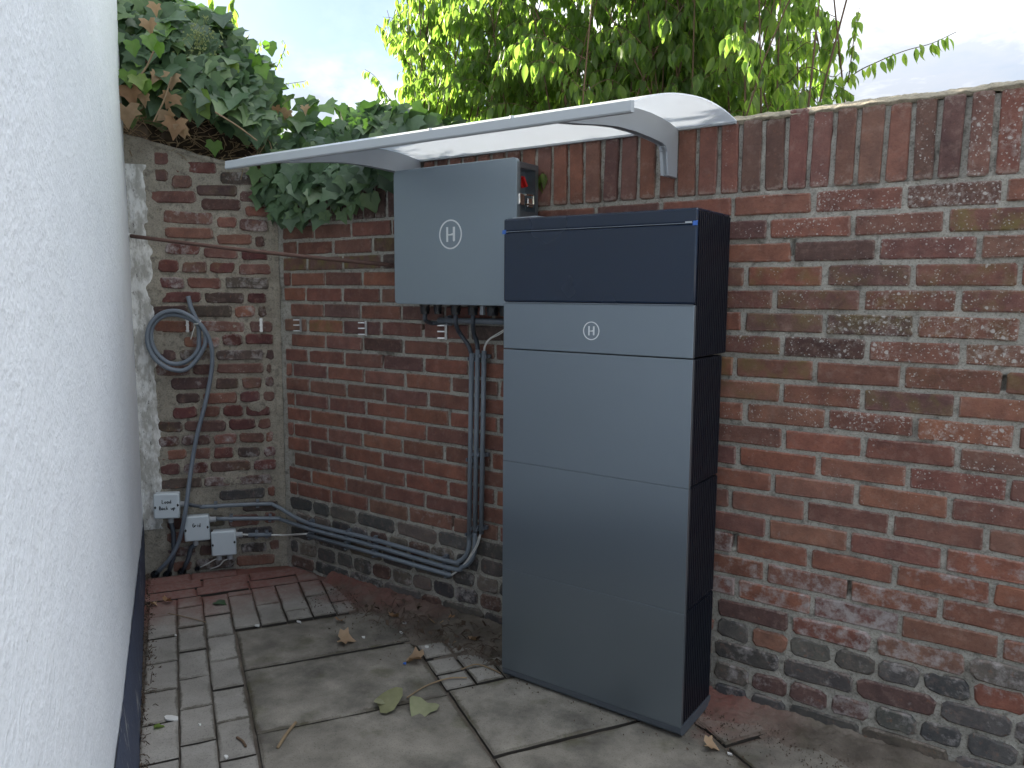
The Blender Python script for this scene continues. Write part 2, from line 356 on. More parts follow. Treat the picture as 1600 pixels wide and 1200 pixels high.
M['sheet'] = sheet_mat()
def leaf_mat(name, c1, c2, c3, trans, rough, spec, tcol, vein=(0.2, 0.25, 0.1)):
    m, nt, b = new_mat(name); out = nt.nodes['Material Output']
    a = N('ShaderNodeAttribute', nt, attribute_name='tint'); sp = N('ShaderNodeSeparateColor', nt); nt.links.new(a.outputs['Color'], sp.inputs[0])
    oi = N('ShaderNodeObjectInfo', nt).outputs['Random']
    f = mth(nt, 'FRACT', mth(nt, 'ADD', sp.outputs[0], oi))
    n = N('ShaderNodeValToRGB', nt); e = n.color_ramp.elements; e.new(0.5)
    for x, (q, c) in zip(e, ((0.0, c1), (0.6, c2), (1.0, c3))): x.position = q; x.color = (*c, 1)
    nt.links.new(f, n.inputs[0])
    p = geo_pos(nt)
    c = mix(nt, ramp(nt, noi(nt, p, 45, 3), [(0.3, 0.0), (0.7, 0.5)]), n.outputs[0], mix(nt, 1.0, n.outputs[0], (0.6, 0.65, 0.6), 'MULTIPLY'))
    c = mix(nt, mth(nt, 'MULTIPLY', sp.outputs[1], 0.55), c, vein)
    nt.links.new(c, b.inputs['Base Color']); b.inputs['Roughness'].default_value = rough; b.inputs['Specular IOR Level'].default_value = spec
    tr = N('ShaderNodeBsdfTranslucent', nt); nt.links.new(mix(nt, 1.0, c, tcol, 'MULTIPLY'), tr.inputs[0])
    ms = N('ShaderNodeMixShader', nt); ms.inputs[0].default_value = trans
    nt.links.new(b.outputs[0], ms.inputs[1]); nt.links.new(tr.outputs[0], ms.inputs[2]); nt.links.new(ms.outputs[0], out.inputs[0])
    bump(nt, b, noi(nt, p, 120, 2), 0.15, 0.002); return m
M['ivy'] = leaf_mat('ivy_leaf', (0.050, 0.092, 0.050), (0.078, 0.14, 0.068), (0.14, 0.215, 0.085), 0.18, 0.42, 0.40, (1.3, 1.8, 0.5), (0.12, 0.17, 0.10))
M['ivy_new'] = leaf_mat('young_ivy_leaf', (0.10, 0.20, 0.04), (0.14, 0.26, 0.05), (0.18, 0.26, 0.05), 0.35, 0.4, 0.5, (1.4, 1.7, 0.4))
M['shrub'] = leaf_mat('shrub_leaf', (0.125, 0.19, 0.07), (0.16, 0.235, 0.085), (0.24, 0.31, 0.10), 0.68, 0.42, 0.45, (1.75, 2.0, 0.8), (0.16, 0.22, 0.06))
M['dead'] = leaf_mat('dead_leaf', (0.40, 0.28, 0.185), (0.46, 0.33, 0.21), (0.33, 0.19, 0.11), 0.25, 0.7, 0.2, (1.2, 1.0, 0.7), (0.25, 0.14, 0.07))
M['pale_dead'] = leaf_mat('faded_leaf', (0.26, 0.27, 0.16), (0.30, 0.30, 0.19), (0.22, 0.22, 0.12), 0.15, 0.7, 0.2, (1, 1, 0.8), (0.34, 0.33, 0.22))
M['bark'] = plain('brown_stem', (0.12, 0.075, 0.045), 0.85, var=0.4, vs=50)
M['twig'] = plain('dry_twig', (0.24, 0.17, 0.10), 0.85, var=0.4, vs=40)
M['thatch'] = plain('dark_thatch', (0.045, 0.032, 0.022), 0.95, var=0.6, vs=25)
M['chipw'] = plain('white_chip', (0.60, 0.60, 0.58), 0.7, var=0.1)
M['blossom'] = plain('ivy_umbel', (0.20, 0.24, 0.09), 0.7, var=0.3)

# ------------------------------------------------------------------ ground and paving
g = MB()
g.grid(lambda a, b: Vector(((a - 0.5) * 600, (b - 0.5) * 600, -0.03)), 12, 12)
tag(g.build('ground', M['bounce_ground']), kind='structure')
bed = MB()
def bedf(a, b):
    q = uv(-0.05 + a * 5.6, -0.60 + b * 3.2); return q + Vector((0, 0, -0.012 + 0.004 * nz(q, 30)))
bed.grid(bedf, 150, 90)
pave = tag(bed.build('pavement', M['soil'], org=(0, 0, 0)), kind='structure')
def inyard(q, m=0.0): return q.y < -m and (q - Vector((0, 0, 0))).dot(EWD) > m
def stone(u0, u1, v0, v1, mat, name, gap=0.0030, ch=0.003, tilt=0.003, sub=1):
    # one paving stone with chamfered, slightly chipped edges; clipped where it meets the walls
    gu = gap * 1.35; gap *= 0.85
    cs = [uv(u0 + gu, v0 + gap), uv(u1 - gu, v0 + gap), uv(u1 - gu, v1 - gap), uv(u0 + gu, v1 - gap)]
    poly = []
    for i in range(4):
        a, b = cs[i], cs[(i + 1) % 4]; k = max(2, int((b - a).length / 0.045) if sub else 2)
        for j in range(k): poly.append(a.lerp(b, j / k))
    def clip(poly, n, d):
        o = []
        for i in range(len(poly)):
            a, b = poly[i], poly[(i + 1) % len(poly)]; da, db = a.dot(n) - d, b.dot(n) - d
            if da >= 0: o.append(a)
            if (da >= 0) != (db >= 0): o.append(a.lerp(b, da / (da - db)))
        return o
    for n, d in ((Vector((0, -1, 0)), 0.004), (EWD, 0.004)):
        poly = clip(poly, n, d)
        if len(poly) < 3: return
    c = sum(poly, Vector()) / len(poly)
    area = 0
    for i in range(len(poly)): area += (poly[i] - c).cross(poly[(i + 1) % len(poly)] - c).z / 2
    if abs(area) < 0.0012: return
    z0 = random.uniform(-tilt, tilt); tx, ty = random.uniform(-0.008, 0.008), random.uniform(-0.008, 0.008)
    out = [q + Vector((random.uniform(-.0013, .0013), random.uniform(-.0013, .0013), 0)) for q in poly]
    inn = [q + (c - q).normalized() * ch * random.uniform(0.7, 2.0) for q in out]
    top = lambda q, dz: Vector((q.x, q.y, z0 + (q.x - c.x) * tx + (q.y - c.y) * ty + dz))
    rim = [q + (c - q).normalized() * min(random.uniform(0.012, 0.030), (c - q).length * 0.4) for q in inn]
    m = MB(); n = len(out)
    m.add([top(q, 0) for q in rim], [tuple(range(n))], (0, 0, 0, 0, 0, 0)); m.add([top(q, -0.0006) for q in inn] + [top(q, -ch) for q in out] + [Vector((q.x, q.y, -0.04)) for q in out],
          [(i, n + i, n + (i + 1) % n, (i + 1) % n) for i in range(n)] + [(n + i, 2 * n + i, 2 * n + (i + 1) % n, n + (i + 1) % n) for i in range(n)], (1, 0, 0, 0, 0, 0))
    m.f += [(i, n + i, n + (i + 1) % n, (i + 1) % n) for i in range(n)]
    o = m.build(name, mat, pave, org=Vector((c.x, c.y, 0)), smooth=False, attrs=True)
    o.data.materials.append(M['joint'])
    for pf in o.data.polygons:
        if pf.normal.z < 0.35: pf.material_index = 1
    return o
V3 = (-0.556, -0.457, -0.3635, -0.268)
for k, ph in ((0, 0.61), (1, 0.556), (2, 0.47)):
    u = ph - 0.4
    while u < 4.8:
        lo = max(u, 0.252)
        if u + 0.2 > lo + 0.02: stone(lo, u + 0.2, V3[k], V3[k + 1], M['paver'], 'paver')
        u += 0.2
# row laid along the end wall and the short block between it and the slabs
VB = [-0.268, -0.175, -0.080, 0.015, 0.104, 0.195, 0.29, 0.385]
for v0, v1 in ((-0.58, -0.384), (-0.382, -0.18), (-0.178, 0.02)): stone(0.155, 0.245, v0, v1, M['paver'], 'paver')
for v0, v1 in ((-0.57, -0.36), (-0.358, -0.17), (-0.168, 0.03)): stone(0.058, 0.152, v0, v1, M['paver'], 'paver')
for v0, v1 in ((-0.57, -0.40), (-0.398, -0.21)): stone(-0.04, 0.055, v0, v1, M['paver'], 'paver')
jo = [0.30, 0.437, 0.545, 0.431, 0.515, 0.42, 0.48]
for k in range(7):
    stone(0.248, jo[k], VB[k], VB[k + 1], M['paver'], 'paver'); stone(jo[k], 0.640, VB[k], VB[k + 1], M['paver'], 'paver')
    stone(0.05, 0.246, VB[k], VB[k + 1], M['paver'], 'paver') if k > 2 else None
# 60 x 40 slabs
for i, u in enumerate((0.655, 0.975, 1.375, 1.775, 2.175, 2.575, 2.975, 3.375, 3.775, 4.175)):
    stone(u, (0.975, 1.375, 1.775, 2.175, 2.575, 2.975, 3.375, 3.775, 4.175, 4.575)[i], -0.264, 0.298, M['slab'], 'slab', gap=0.004, ch=0.004)
for v0, v1 in ((0.302, 0.40), (0.403, 0.50), (0.503, 0.60), (0.603, 0.70)):
    stone(1.02, 1.13, v0, v1, M['paver'], 'paver'); stone(1.135, 1.243, v0, v1, M['paver'], 'paver'); stone(1.247, 1.348, v0, v1, M['paver'], 'paver')
for u in (1.353, 1.727, 2.127, 2.527, 2.927, 3.327, 3.727, 4.127):
    stone(u, (1.727 if u < 1.5 else u + 0.4), 0.303, 0.90, M['slab'], 'slab', gap=0.005, ch=0.004)
    stone(u - 0.2, u + 0.2, 0.905, 1.50, M['slab'], 'slab', gap=0.005, ch=0.004)
    stone(u, u + 0.4, 1.505, 2.10, M['slab'], 'slab', gap=0.005, ch=0.004)

# ------------------------------------------------------------------ bricks
RED = [(0.271, 0.119, 0.085), (0.235, 0.107, 0.081), (0.292, 0.126, 0.085), (0.214, 0.103, 0.081), (0.264, 0.129, 0.094), (0.200, 0.099, 0.081)]
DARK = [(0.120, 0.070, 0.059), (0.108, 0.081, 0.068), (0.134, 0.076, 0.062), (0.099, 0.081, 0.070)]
CLINK = [(0.114, 0.108, 0.100), (0.132, 0.120, 0.108), (0.090, 0.088, 0.085), (0.144, 0.089, 0.076), (0.156, 0.132, 0.110)]
BROWN = [(0.224, 0.107, 0.081), (0.192, 0.099, 0.079), (0.248, 0.112, 0.081), (0.172, 0.096, 0.081), (0.224, 0.119, 0.089)]
def jit(c, a=0.10):
    k = 1 + random.uniform(-a, a); return tuple(x * k * (1 + random.uniform(-0.04, 0.04)) for x in c)
def brick_geo(mb, O, X, Z, Nrm, l, h, rough, att, proud=0.0, depth=0.03, round_=0.0035):
    # a brick face: O centre, X along, Z up, Nrm outwards
    hl, hh = l / 2, h / 2; r = min(round_ * random.uniform(0.7, 1.8), hh * 0.45)
    pts = [(-hl + r, -hh), (-hl * 0.33, -hh), (hl * 0.33, -hh), (hl - r, -hh), (hl, -hh + r), (hl, hh - r), (hl - r, hh), (hl * 0.33, hh), (-hl * 0.33, hh), (-hl + r, hh), (-hl, hh - r), (-hl, -hh + r)]
    tl = random.uniform(-1, 1) * rough * 0.6
    q = [(x + random.gauss(0, rough * 0.6), z + random.gauss(0, rough * 0.45) + tl * x / hl) for x, z in pts]
    be = 0.0028 + rough * 0.5
    tx, tz = random.uniform(-1, 1) * 0.0015, random.uniform(-1, 1) * 0.001
    P = lambda x, z, n: O + X * x + Z * z + Nrm * (n + proud + tx * x / hl + tz * z / hh)
    front = [P(x - math.copysign(min(be, abs(x)), x), z - math.copysign(min(be, abs(z)), z), random.uniform(-0.0006, 0.0006)) for x, z in q]
    mid = [P(x, z, -be * 0.9) for x, z in q]; back = [P(x, z, -depth) for x, z in q]
    n = 12
    mb.add(front + mid + back, [tuple(range(n))] + [(i, n + i, n + (i + 1) % n, (i + 1) % n) for i in range(n)] + [(n + i, 2 * n + i, 2 * n + (i + 1) % n, n + (i + 1) % n) for i in range(n)], att)
XW, ZW, NW = Vector((1, 0, 0)), Vector((0, 0, 1)), Vector((0, -1, 0))
long_wall = thing('garden_wall', (1.9, 0.11, 0), 'long weathered red brick garden wall with an upright brick course on top, behind the dark cabinet', 'wall')
Z0, PIT = 1.496, 0.0645        # bed joint under the upright course, course height
def z_line(k): return Z0 - PIT * k - 0.0018 * max(0, k - 12)
stuffA, stuffS = MB(), MB()
def lich_at(x, z): return max(0, min(1, (x - 1.7) / 0.7)) * max(0, min(1, (z - 0.55) / 0.35)) * (1.0 if z < 1.55 else 0.5)
nb = 0; LONG_END = 4.6
rows = []
for k in range(0, 24):
    zt, zb = z_line(k), z_line(k + 1); zc = (zt + zb) / 2; h = (zt - zb) - 0.0122
    odd = k % 2
    x = (0.075 if odd else 0.185) + random.uniform(-0.012, 0.012)
    if k < 2: x += 0.05
    js = [0.028, x] if x > 0.07 else [x]
    low = k >= 18
    while x < LONG_END:
        L = 0.2187
        if k in (19, 21): L = random.choice((0.105, 0.112, 0.12, 0.11))
        elif low: L = random.choice((0.219, 0.219, 0.11, 0.165, 0.2))
        else: L = 0.2187 + random.gauss(0, 0.004)
        x += L; js.append(x)
    for a, b in zip(js, js[1:]):
        if b - a < 0.03: continue
        cxx = (a + b) / 2
        rows.append((k, cxx, zc, b - a - 0.0128, h, low))
for (k, cxx, zc, l, h, low) in rows:
    rr = random.random(); right = cxx > 1.9
    if k >= 20 or (k >= 18 and (cxx < 1.6 or random.random() < 0.5)): c = jit(random.choice(CLINK), 0.2)
    elif k == 18 and rr < 0.5: c = jit(random.choice(DARK + RED))
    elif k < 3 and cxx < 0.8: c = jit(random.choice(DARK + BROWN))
    elif k < 8: c = jit(random.choice(BROWN + RED[:4] if rr < 0.96 else DARK[:3]))
    else: c = jit(random.choice(RED if rr < 0.88 else BROWN))
    eff = 0.0
    if zc < 0.62: eff = max(0, 0.42 - abs(zc - 0.35) * 1.2) * random.uniform(0.2, 1.5) * (1.0 if right else 0.55)
    if right and 0.30 < zc < 0.58 and random.random() < 0.35: eff = random.uniform(0.25, 0.5)
    if k >= 19: eff = max(eff, random.uniform(0.1, 0.5))
    moss = 0.0
    if k in (1, 2, 3, 4, 5, 6) and random.random() < 0.3: moss = random.uniform(0.5, 1)
    if right and 2 < k < 9: moss = random.uniform(0, 0.7)
    att = (*c, lich_at(cxx, zc) * random.uniform(0.2, 1.25), eff, moss)
    rough = 0.0017 if not low else 0.0034
    if cxx < 0.1: rough *= 1.3
    vis = cxx < 2.78 and not (1.52 < cxx < 1.87 and zc < 1.38)
    args = (Vector((cxx, 0, zc + random.gauss(0, 0.0007))), XW, ZW, NW, l + random.gauss(0, 0.0015), h + random.gauss(0, 0.001), rough, att)
    pr = random.gauss(0, 0.0013) + (random.uniform(0.0, 0.005) if low else 0)
    if vis and nb < 300:
        m = MB(); brick_geo(m, *args, proud=pr, round_=0.003 if not low else 0.012)
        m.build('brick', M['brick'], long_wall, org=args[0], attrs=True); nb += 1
    else: brick_geo(stuffA, *args, proud=pr, round_=0.003 if not low else 0.010)
stuffA.build('brickwork', M['brick'], long_wall, attrs=True)['kind'] = 'stuff'
# upright course
x = 0.03; ns = 0
while x < LONG_END:
    L = 0.0622 + random.gauss(0, 0.0022); cxx = x + L / 2; zb = Z0 + 0.007; zt = Z0 + 0.204 + random.gauss(0, 0.0035)
    rr = random.random(); c = jit(random.choice(BROWN if rr < 0.7 else (RED if rr < 0.88 else DARK)), 0.12)
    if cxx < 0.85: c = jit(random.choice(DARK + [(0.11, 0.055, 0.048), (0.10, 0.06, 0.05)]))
    att = (*c, lich_at(cxx, 1.4) * random.choice((0, 0.2, 0.5, 0.9)), 0.0, 0.0)
    args = (Vector((cxx, 0, (zb + zt) / 2)), XW, ZW, NW, L - 0.0135, zt - zb, 0.0013, att); pr = random.gauss(0, 0.002)
    tgt = MB() if ns < 60 else stuffS
    o = len(tgt.v); brick_geo(tgt, *args, proud=pr, depth=0.10)
    lean = random.gauss(0, 0.012)
    for i in range(o, len(tgt.v)): tgt.v[i].x += (tgt.v[i].z - 1.6) * lean
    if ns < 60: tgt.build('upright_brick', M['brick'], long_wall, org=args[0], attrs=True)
    ns += 1; x += L
if stuffS.v: stuffS.build('upright_brickwork', M['brick'], long_wall, attrs=True)['kind'] = 'stuff'
# mortar body: an uneven sheet just behind the brick faces, on a solid core
core = MB(); core.box((LONG_END / 2 + 0.05, 0.130, 0.83), LONG_END + 0.1, 0.18, 1.72); core.build('wall_core', M['mortar'], long_wall)
HOLES = [(r_[1] + r_[3] / 2 + 0.006, r_[2] + random.uniform(-0.004, 0.022)) for r_ in rows if random.random() < 0.085 and r_[0] < 21]
def mort(a, b, z0, z1, low):
    def f(s, t):
        x = a + (b - a) * s; z = z0 + (z1 - z0) * t
        d = 0.0062 + 0.0030 * nz((x, 0, z), 16, 3) + 0.0026 * nz((x, 0, z), 55, 9)
        h = nz((x, 5, z), 7, 4)
        if h > 0.42: d += (h - 0.42) * 0.05
        if z < 0.33: d -= 0.0016 * (0.5 + nz((x, 2, z), 11, 6))
        for hx, hz in HK.get((int(x * 8), int(z * 8)), ()):
            if abs(x - hx) < 0.0065 and abs(z - hz) < 0.019: d += 0.022
        return Vector((x, max(-0.002, d), z))
    return f
HK = {}
for hx, hz in HOLES:
    for ii in {int((hx - 0.01) * 8), int((hx + 0.01) * 8)}:
        for kk in {int((hz - 0.02) * 8), int((hz + 0.02) * 8)}: HK.setdefault((ii, kk), []).append((hx, hz))
mm = MB(); mm.grid(mort(0.0, 2.9, -0.03, Z0 + 0.006, 0), 560, 300); mm.build('mortar', M['mortar'], long_wall, smooth=True)
mm = MB(); mm.grid(mort(2.9, LONG_END + 0.1, -0.03, Z0 + 0.006, 0), 80, 76); mm.build('mortar', M['mortar'], long_wall, smooth=True)
def mort2(s, t):
    x = (LONG_END + 0.1) * s; z = Z0 + 0.006 + 0.19 * t
    return Vector((x, 0.011 + 0.006 * nz((x, 0, z), 24, 13) + 0.004 * nz((x, 0, z), 60, 2), z))
mm = MB(); mm.grid(mort2, 420, 16); mm.build('mortar', M['mortar'], long_wall, smooth=True)
def capf(s, t):       # rough mortar capping over the upright course
    x = -0.06 + (LONG_END + 0.16) * s; a = t
    prof = [(0.006, -0.004), (-0.003, 0.004), (0.012, 0.016), (0.07, 0.030), (0.15, 0.030), (0.225, 0.012), (0.23, -0.02)]
    k = min(int(a * 6), 5); f = a * 6 - k
    y = prof[k][0] * (1 - f) + prof[k + 1][0] * f; z = prof[k][1] * (1 - f) + prof[k + 1][1] * f
    r = 0.005 * nz((x, y, 0), 9, 21) + 0.004 * nz((x, y, 0), 30, 5) + 0.0035 * nz((x, y * 2, 0), 75, 8)
    edge = 0.004 * nz((x, 0, 0), 15, 31) + 0.003 * nz((x, 0, 0), 45, 33)
    return Vector((x, y + (edge if a < 0.4 else 0), Z0 + 0.200 + z + r))
mm = MB(); mm.grid(capf, 620, 24); mm.build('mortar_cap', M['cap'], long_wall, smooth=True)

# ------------------------------------------------------------------ end wall
end_wall = thing('garden_wall', EWN * 0.28 - EWD * 0.08, 'short crooked wall of old uneven bricks with thick mortar, between the white house and the long wall', 'wall')
EP = 0.0612
def eb(e, z, d=0.0): return EWN * e + EWD * d + Vector((0, 0, z))
ztop = lambda e: 1.700 + 0.085 * (e / 0.37)
k = 0; z = 0.005
while z < 1.76:
    h = EP - 0.014 + random.uniform(-0.003, 0.003)
    e = 0.515 - random.choice((0.0, 0.0, 0.03, 0.06)); e_end = random.choice((0.022, 0.034, 0.045))
    if z + h / 2 < 0.30: e = 0.50
    while e > e_end + 0.03:
        L = random.choice((0.095, 0.125, 0.15, 0.175, 0.205, 0.11))
        if e - L < e_end + 0.03: L = e - e_end
        if L > 0.215: L = 0.13
        if 0.7 < z < 1.05 and e > 0.36 and random.random() < 0.25: e -= L * 0.8; continue
        if 0.1 < z < 0.36 and e > 0.33 and random.random() < 0.35: e -= L; continue
        g_ = random.uniform(0.010, 0.020)
        c = jit(random.choice(BROWN[:4] + [(0.15, 0.060, 0.055), (0.125, 0.055, 0.052), (0.105, 0.068, 0.060), (0.14, 0.058, 0.050)] + DARK[:2] if z > 0.42 else CLINK + DARK + BROWN), 0.15)
        att = (*c, random.choice((0, 0, 0.15, 0.3)), random.choice((0.0, 0.15, 0.3, 0.45)), 0.25 if random.random() < 0.1 else 0)
        ce = e - L / 2; zz = z + h / 2 + random.gauss(0, 0.0025) + (ce - 0.10) * 0.23 * max(0, min(1, (z - 1.25) / 0.45))
        if zz + h / 2 < ztop(ce) + 0.002:
            m = MB(); org = eb(ce, zz)
            brick_geo(m, org, -EWN, ZW, EWD, L - g_, h * random.uniform(0.9, 1.06), 0.0030, att, proud=random.uniform(-0.002, 0.004), round_=0.009)
            m.build('brick', M['brick'], end_wall, org=org, attrs=True)
        e -= L
    z += EP; k += 1
m = MB(); m.prism([eb(-0.02, -0.03, -0.012), eb(0.72, -0.03, -0.012), eb(0.72, ztop(0.72), -0.012), eb(-0.02, ztop(0), -0.012)], -EWD * 0.13); m.build('wall_core', M['mortar_old'], end_wall)
def emort(s, t):
    e = -0.004 + 0.60 * s; z = -0.03 + (ztop(e) + 0.03) * t
    d = -0.0062 + 0.0045 * nz((e, 0, z), 14, 2) + 0.003 * nz((e, 0, z), 45, 4)
    if e < 0.03: d += 0.005
    if e > 0.47: d += 0.006
    hh = nz((e, 3, z), 9, 8)
    if hh > 0.3: d += (hh - 0.3) * 0.018
    return eb(e, z, d)
m = MB(); m.grid(emort, 84, 240); m.build('mortar', M['mortar_old'], end_wall, smooth=True)
def strip(s, t):     # crumbling limewashed render next to the house
    e = 0.495 + 0.105 * s; z = 0.20 + 1.53 * t
    wv = 0.018 * nz((0, 0, z), 7, 3) + 0.01 * nz((0, 0, z), 24, 5)
    e += wv * (1 - s)
    d = 0.012 * min(1, s * 3.0) + 0.0045 * nz((e * 2, 0, z * 0.6), 14, 11) + 0.0022 * nz((e * 1.5, 0, z * 0.7), 50, 12) - 0.004
    return eb(e, z, d)
m = MB(); m.grid(strip, 24, 220); m.build('render_strip', M['flaky'], end_wall, smooth=True, label='crumbling whitewashed render strip')
def ecap(s, t):
    e = -0.03 + 0.66 * s; zz = ztop(e); prof = [(0.001, -0.004), (0.005, 0.004), (0.0, 0.014), (-0.06, 0.016), (-0.13, 0.01), (-0.15, -0.03)]
    k = min(int(t * 5), 4); f = t * 5 - k
    d = prof[k][0] * (1 - f) + prof[k + 1][0] * f; z = prof[k][1] * (1 - f) + prof[k + 1][1] * f
    return eb(e, zz + z + 0.006 * nz((e, d, 0), 18, 4), d + 0.004 * nz((e, z, 0), 30, 2))
m = MB(); m.grid(ecap, 70, 15); m.build('mortar_cap', M['mortar_old'], end_wall, smooth=True)

# ------------------------------------------------------------------ house
house = thing('house', HF + FLU * 2.5 - FLV * 2, 'white rough stuccoed house wall with a scuffed navy plinth, along the left', 'house')
HX, HN = FLU, FLV
m = MB(); a = HF - FLV * 0.006; b = HF + FLU * 5.2 - FLV * 0.006
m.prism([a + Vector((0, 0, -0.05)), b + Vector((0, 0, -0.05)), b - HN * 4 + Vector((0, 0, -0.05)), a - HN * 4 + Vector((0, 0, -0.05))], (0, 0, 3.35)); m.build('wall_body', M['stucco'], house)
def stf(s, t):
    u = 5.2 * s ** 1.6; z = 0.20 + 3.1 * t; q = HF + FLU * u
    d = 0.0025 * nz((u, 0, z), 5, 2) + 0.0012 * nz((u, 0, z), 25, 2)
    if u < 0.03: d -= (0.03 - u) ** 2 * 6
    return q + HN * d + Vector((0, 0, z))
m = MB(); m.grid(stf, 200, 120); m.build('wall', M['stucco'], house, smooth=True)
NB0 = onG(227, 904); NB1 = onG(217, 1200)           # foot of the plinth
def plf(s, t):
    u = 5.0 * s; top = HF + FLU * u + HN * 0.003 + Vector((0, 0, 0.243 + 0.008 * nz((u, 0, 0), 4, 1)))
    bb = Vector((NB0.x, NB0.y, 0)); dr = (Vector((NB1.x, NB1.y, 0)) - bb).normalized(); foot = HF + FLU * u
    k = (foot - bb).dot(HN) ; dn = dr.dot(HN); du = dr.dot(FLU); foot = bb + dr * ((u - (bb - HF).dot(FLU)) / du)
    q = top.lerp(foot, min(1, t * 1.15) if t > 0 else 0)
    q.z = top.z * (1 - t) - 0.02 * t
    return q + HN * 0.003 * nz((u, 0, q.z), 20, 7)
m = MB(); m.grid(plf, 160, 14); m.build('plinth', M['plinth'], house, smooth=True)

# ------------------------------------------------------------------ battery cabinet
FX0, FX1, FY = 1.400, 2.006, -0.275
cab = thing('battery_cabinet', ((FX0 + FX1) / 2, -0.165, 0), 'tall slate grey battery cabinet with a dark upper panel, leaning close to the brick wall', 'battery cabinet')
cab['label'] = 'tall slate grey battery cabinet with a dark navy top panel and black ribbed side'
def fpanel(name, z0, z1, mat, x0=FX0, x1=FX1, y=FY, th=0.014, bev=0.0035, parent=cab, label=None):
    m = MB(); m.box(((x0 + x1) / 2, y + th / 2, (z0 + z1) / 2), x1 - x0, th, z1 - z0); return m.build(name, mat, parent, bevel=bev, label=label)
GAP = 0.0005
mods = [(0.034, 0.361), (0.361, 0.706), (0.706, 1.050)]
for z0, z1 in mods: fpanel('front_panel', z0 + GAP / 2, z1 - GAP / 2, M['front'], bev=0.0012)
lp = fpanel('logo_panel', 1.052, 1.190, M['front'], y=FY - 0.001, bev=0.0025, label='slate grey panel with a circled letter H')
fpanel('top_panel', 1.1925, 1.398, M['film'], y=FY - 0.002, bev=0.006, label='dark navy film covered panel')
fpanel('top_panel', 1.3995, 1.437, M['film'], y=FY - 0.002, bev=0.005, label='dark navy top strip')
m = MB(); m.box(((FX0 + FX1) / 2, FY - 0.0045, 1.3992), FX1 - FX0 - 0.006, 0.0012, 0.0012); m.build('film_edge', M['filmedge'], cab)
m = MB(); m.box(((FX0 + FX1) / 2, FY - 0.0035, 1.1912), FX1 - FX0 - 0.004, 0.0015, 0.0012); m.build('film_edge', M['filmedge'], cab)
for xx in (FX0 + 0.003, FX1 - 0.005):
    m = MB(); m.prism([Vector((xx - 0.006, FY - 0.0052, 1.393)), Vector((xx + 0.006, FY - 0.0052, 1.393)), Vector((xx + 0.007, FY - 0.0052, 1.405)), Vector((xx - 0.005, FY - 0.0052, 1.404))], (0, 0.003, 0)); m.build('tape', M['tape'], cab, label='small blue tape tab')
m = MB(); m.box((FX1 - 0.022, FY - 0.0052, 1.4015), 0.018, 0.001, 0.004); m.build('film_flap', M['clearfilm'], cab)
def ribbed(name, x, y0, y1, z0, z1, n, sgn):
    m = MB(); m.box((x - sgn * 0.006, (y0 + y1) / 2, (z0 + z1) / 2), 0.006, y1 - y0, z1 - z0)
    p = (y1 - y0) / n
    for i in range(n): m.box((x - sgn * 0.0015, y0 + (i + 0.5) * p, (z0 + z1) / 2), 0.004, p * 0.52, z1 - z0 - 0.004)
    return m.build(name, M['black'], cab)
def body(z0, z1, y1, n):
    m = MB(); m.box(((FX0 + FX1) / 2, (FY + 0.013 + y1) / 2, (z0 + z1) / 2), FX1 - FX0 - 0.022, y1 - FY - 0.013, z1 - z0); m.build('module_body', M['black'], cab, bevel=0.002)
    ribbed('rib_panel', FX1 - 0.002, FY + 0.016, y1 - 0.002, z0 + 0.001, z1 - 0.001, n, 1); ribbed('rib_panel', FX0 + 0.002, FY + 0.016, y1 - 0.002, z0 + 0.001, z1 - 0.001, n, -1)
body(1.053, 1.434, -0.028, 17)
for z0, z1 in mods: body(z0 + 0.001, z1 - 0.001, -0.056, 15)
m = MB()
prof = [(FY + 0.001, 0.034), (FY + 0.004, 0.016), (FY + 0.014, 0.006), (FY + 0.03, 0.003), (-0.05, 0.003), (-0.05, 0.033), (FY + 0.02, 0.033)]
m.prism([Vector((FX0 + 0.001, y, z)) for y, z in prof], (FX1 - FX0 - 0.002, 0, 0)); m.build('plinth', M['base'], cab, smooth=False)
m = MB(); m.box(((FX0 + FX1) / 2, (FY - 0.028) / 2 + 0.004, 1.436), FX1 - FX0 - 0.01, 0.235, 0.006); m.build('lid', M['film'], cab, bevel=0.002)
m = MB(); m.prism([Vector((FX0 + 0.01, FY + 0.03, 1.4395)), Vector((FX0 + 0.10, FY + 0.02, 1.4400)), Vector((FX0 + 0.105, FY + 0.09, 1.4410)), Vector((FX0 + 0.01, FY + 0.10, 1.4415))], (0, 0, 0.004)); m.build('film_scrap', M['clearfilm'], cab, label='scrap of pale film')
def logo(parent, c, r, y, name='logo'):
    m = MB(); n = 48; vs = []
    for i in range(n):
        a = 2 * math.pi * i / n
        for rr, yy in ((r, y), (r * 0.90, y), (r, y + 0.001), (r * 0.90, y + 0.001)): vs.append(Vector((c.x + rr * math.cos(a), yy, c.z + rr * math.sin(a))))
    fs = []
    for i in range(n):
        j = (i + 1) % n; fs += [(4 * i, 4 * i + 1, 4 * j + 1, 4 * j), (4 * i, 4 * j, 4 * j + 2, 4 * i + 2), (4 * i + 1, 4 * i + 3, 4 * j + 3, 4 * j + 1)]
    m.add(vs, fs)
    w_, h_ = r * 0.17, r * 0.50
    poly = lambda pts: m.prism([Vector((c.x + a * r, y, c.z + b * r)) for a, b in pts], (0, 0.001, 0))
    poly([(-0.36, -0.50), (-0.20, -0.50), (-0.20, 0.50), (-0.36, 0.50)])
    poly([(0.22, -0.42), (0.31, -0.50), (0.40, -0.42), (0.40, 0.50), (0.22, 0.50)])
    poly([(-0.18, -0.07), (0.20, -0.07), (0.20, 0.08), (-0.02, 0.02), (-0.18, 0.02)])
    return m.build(name, M['white_print'], parent)
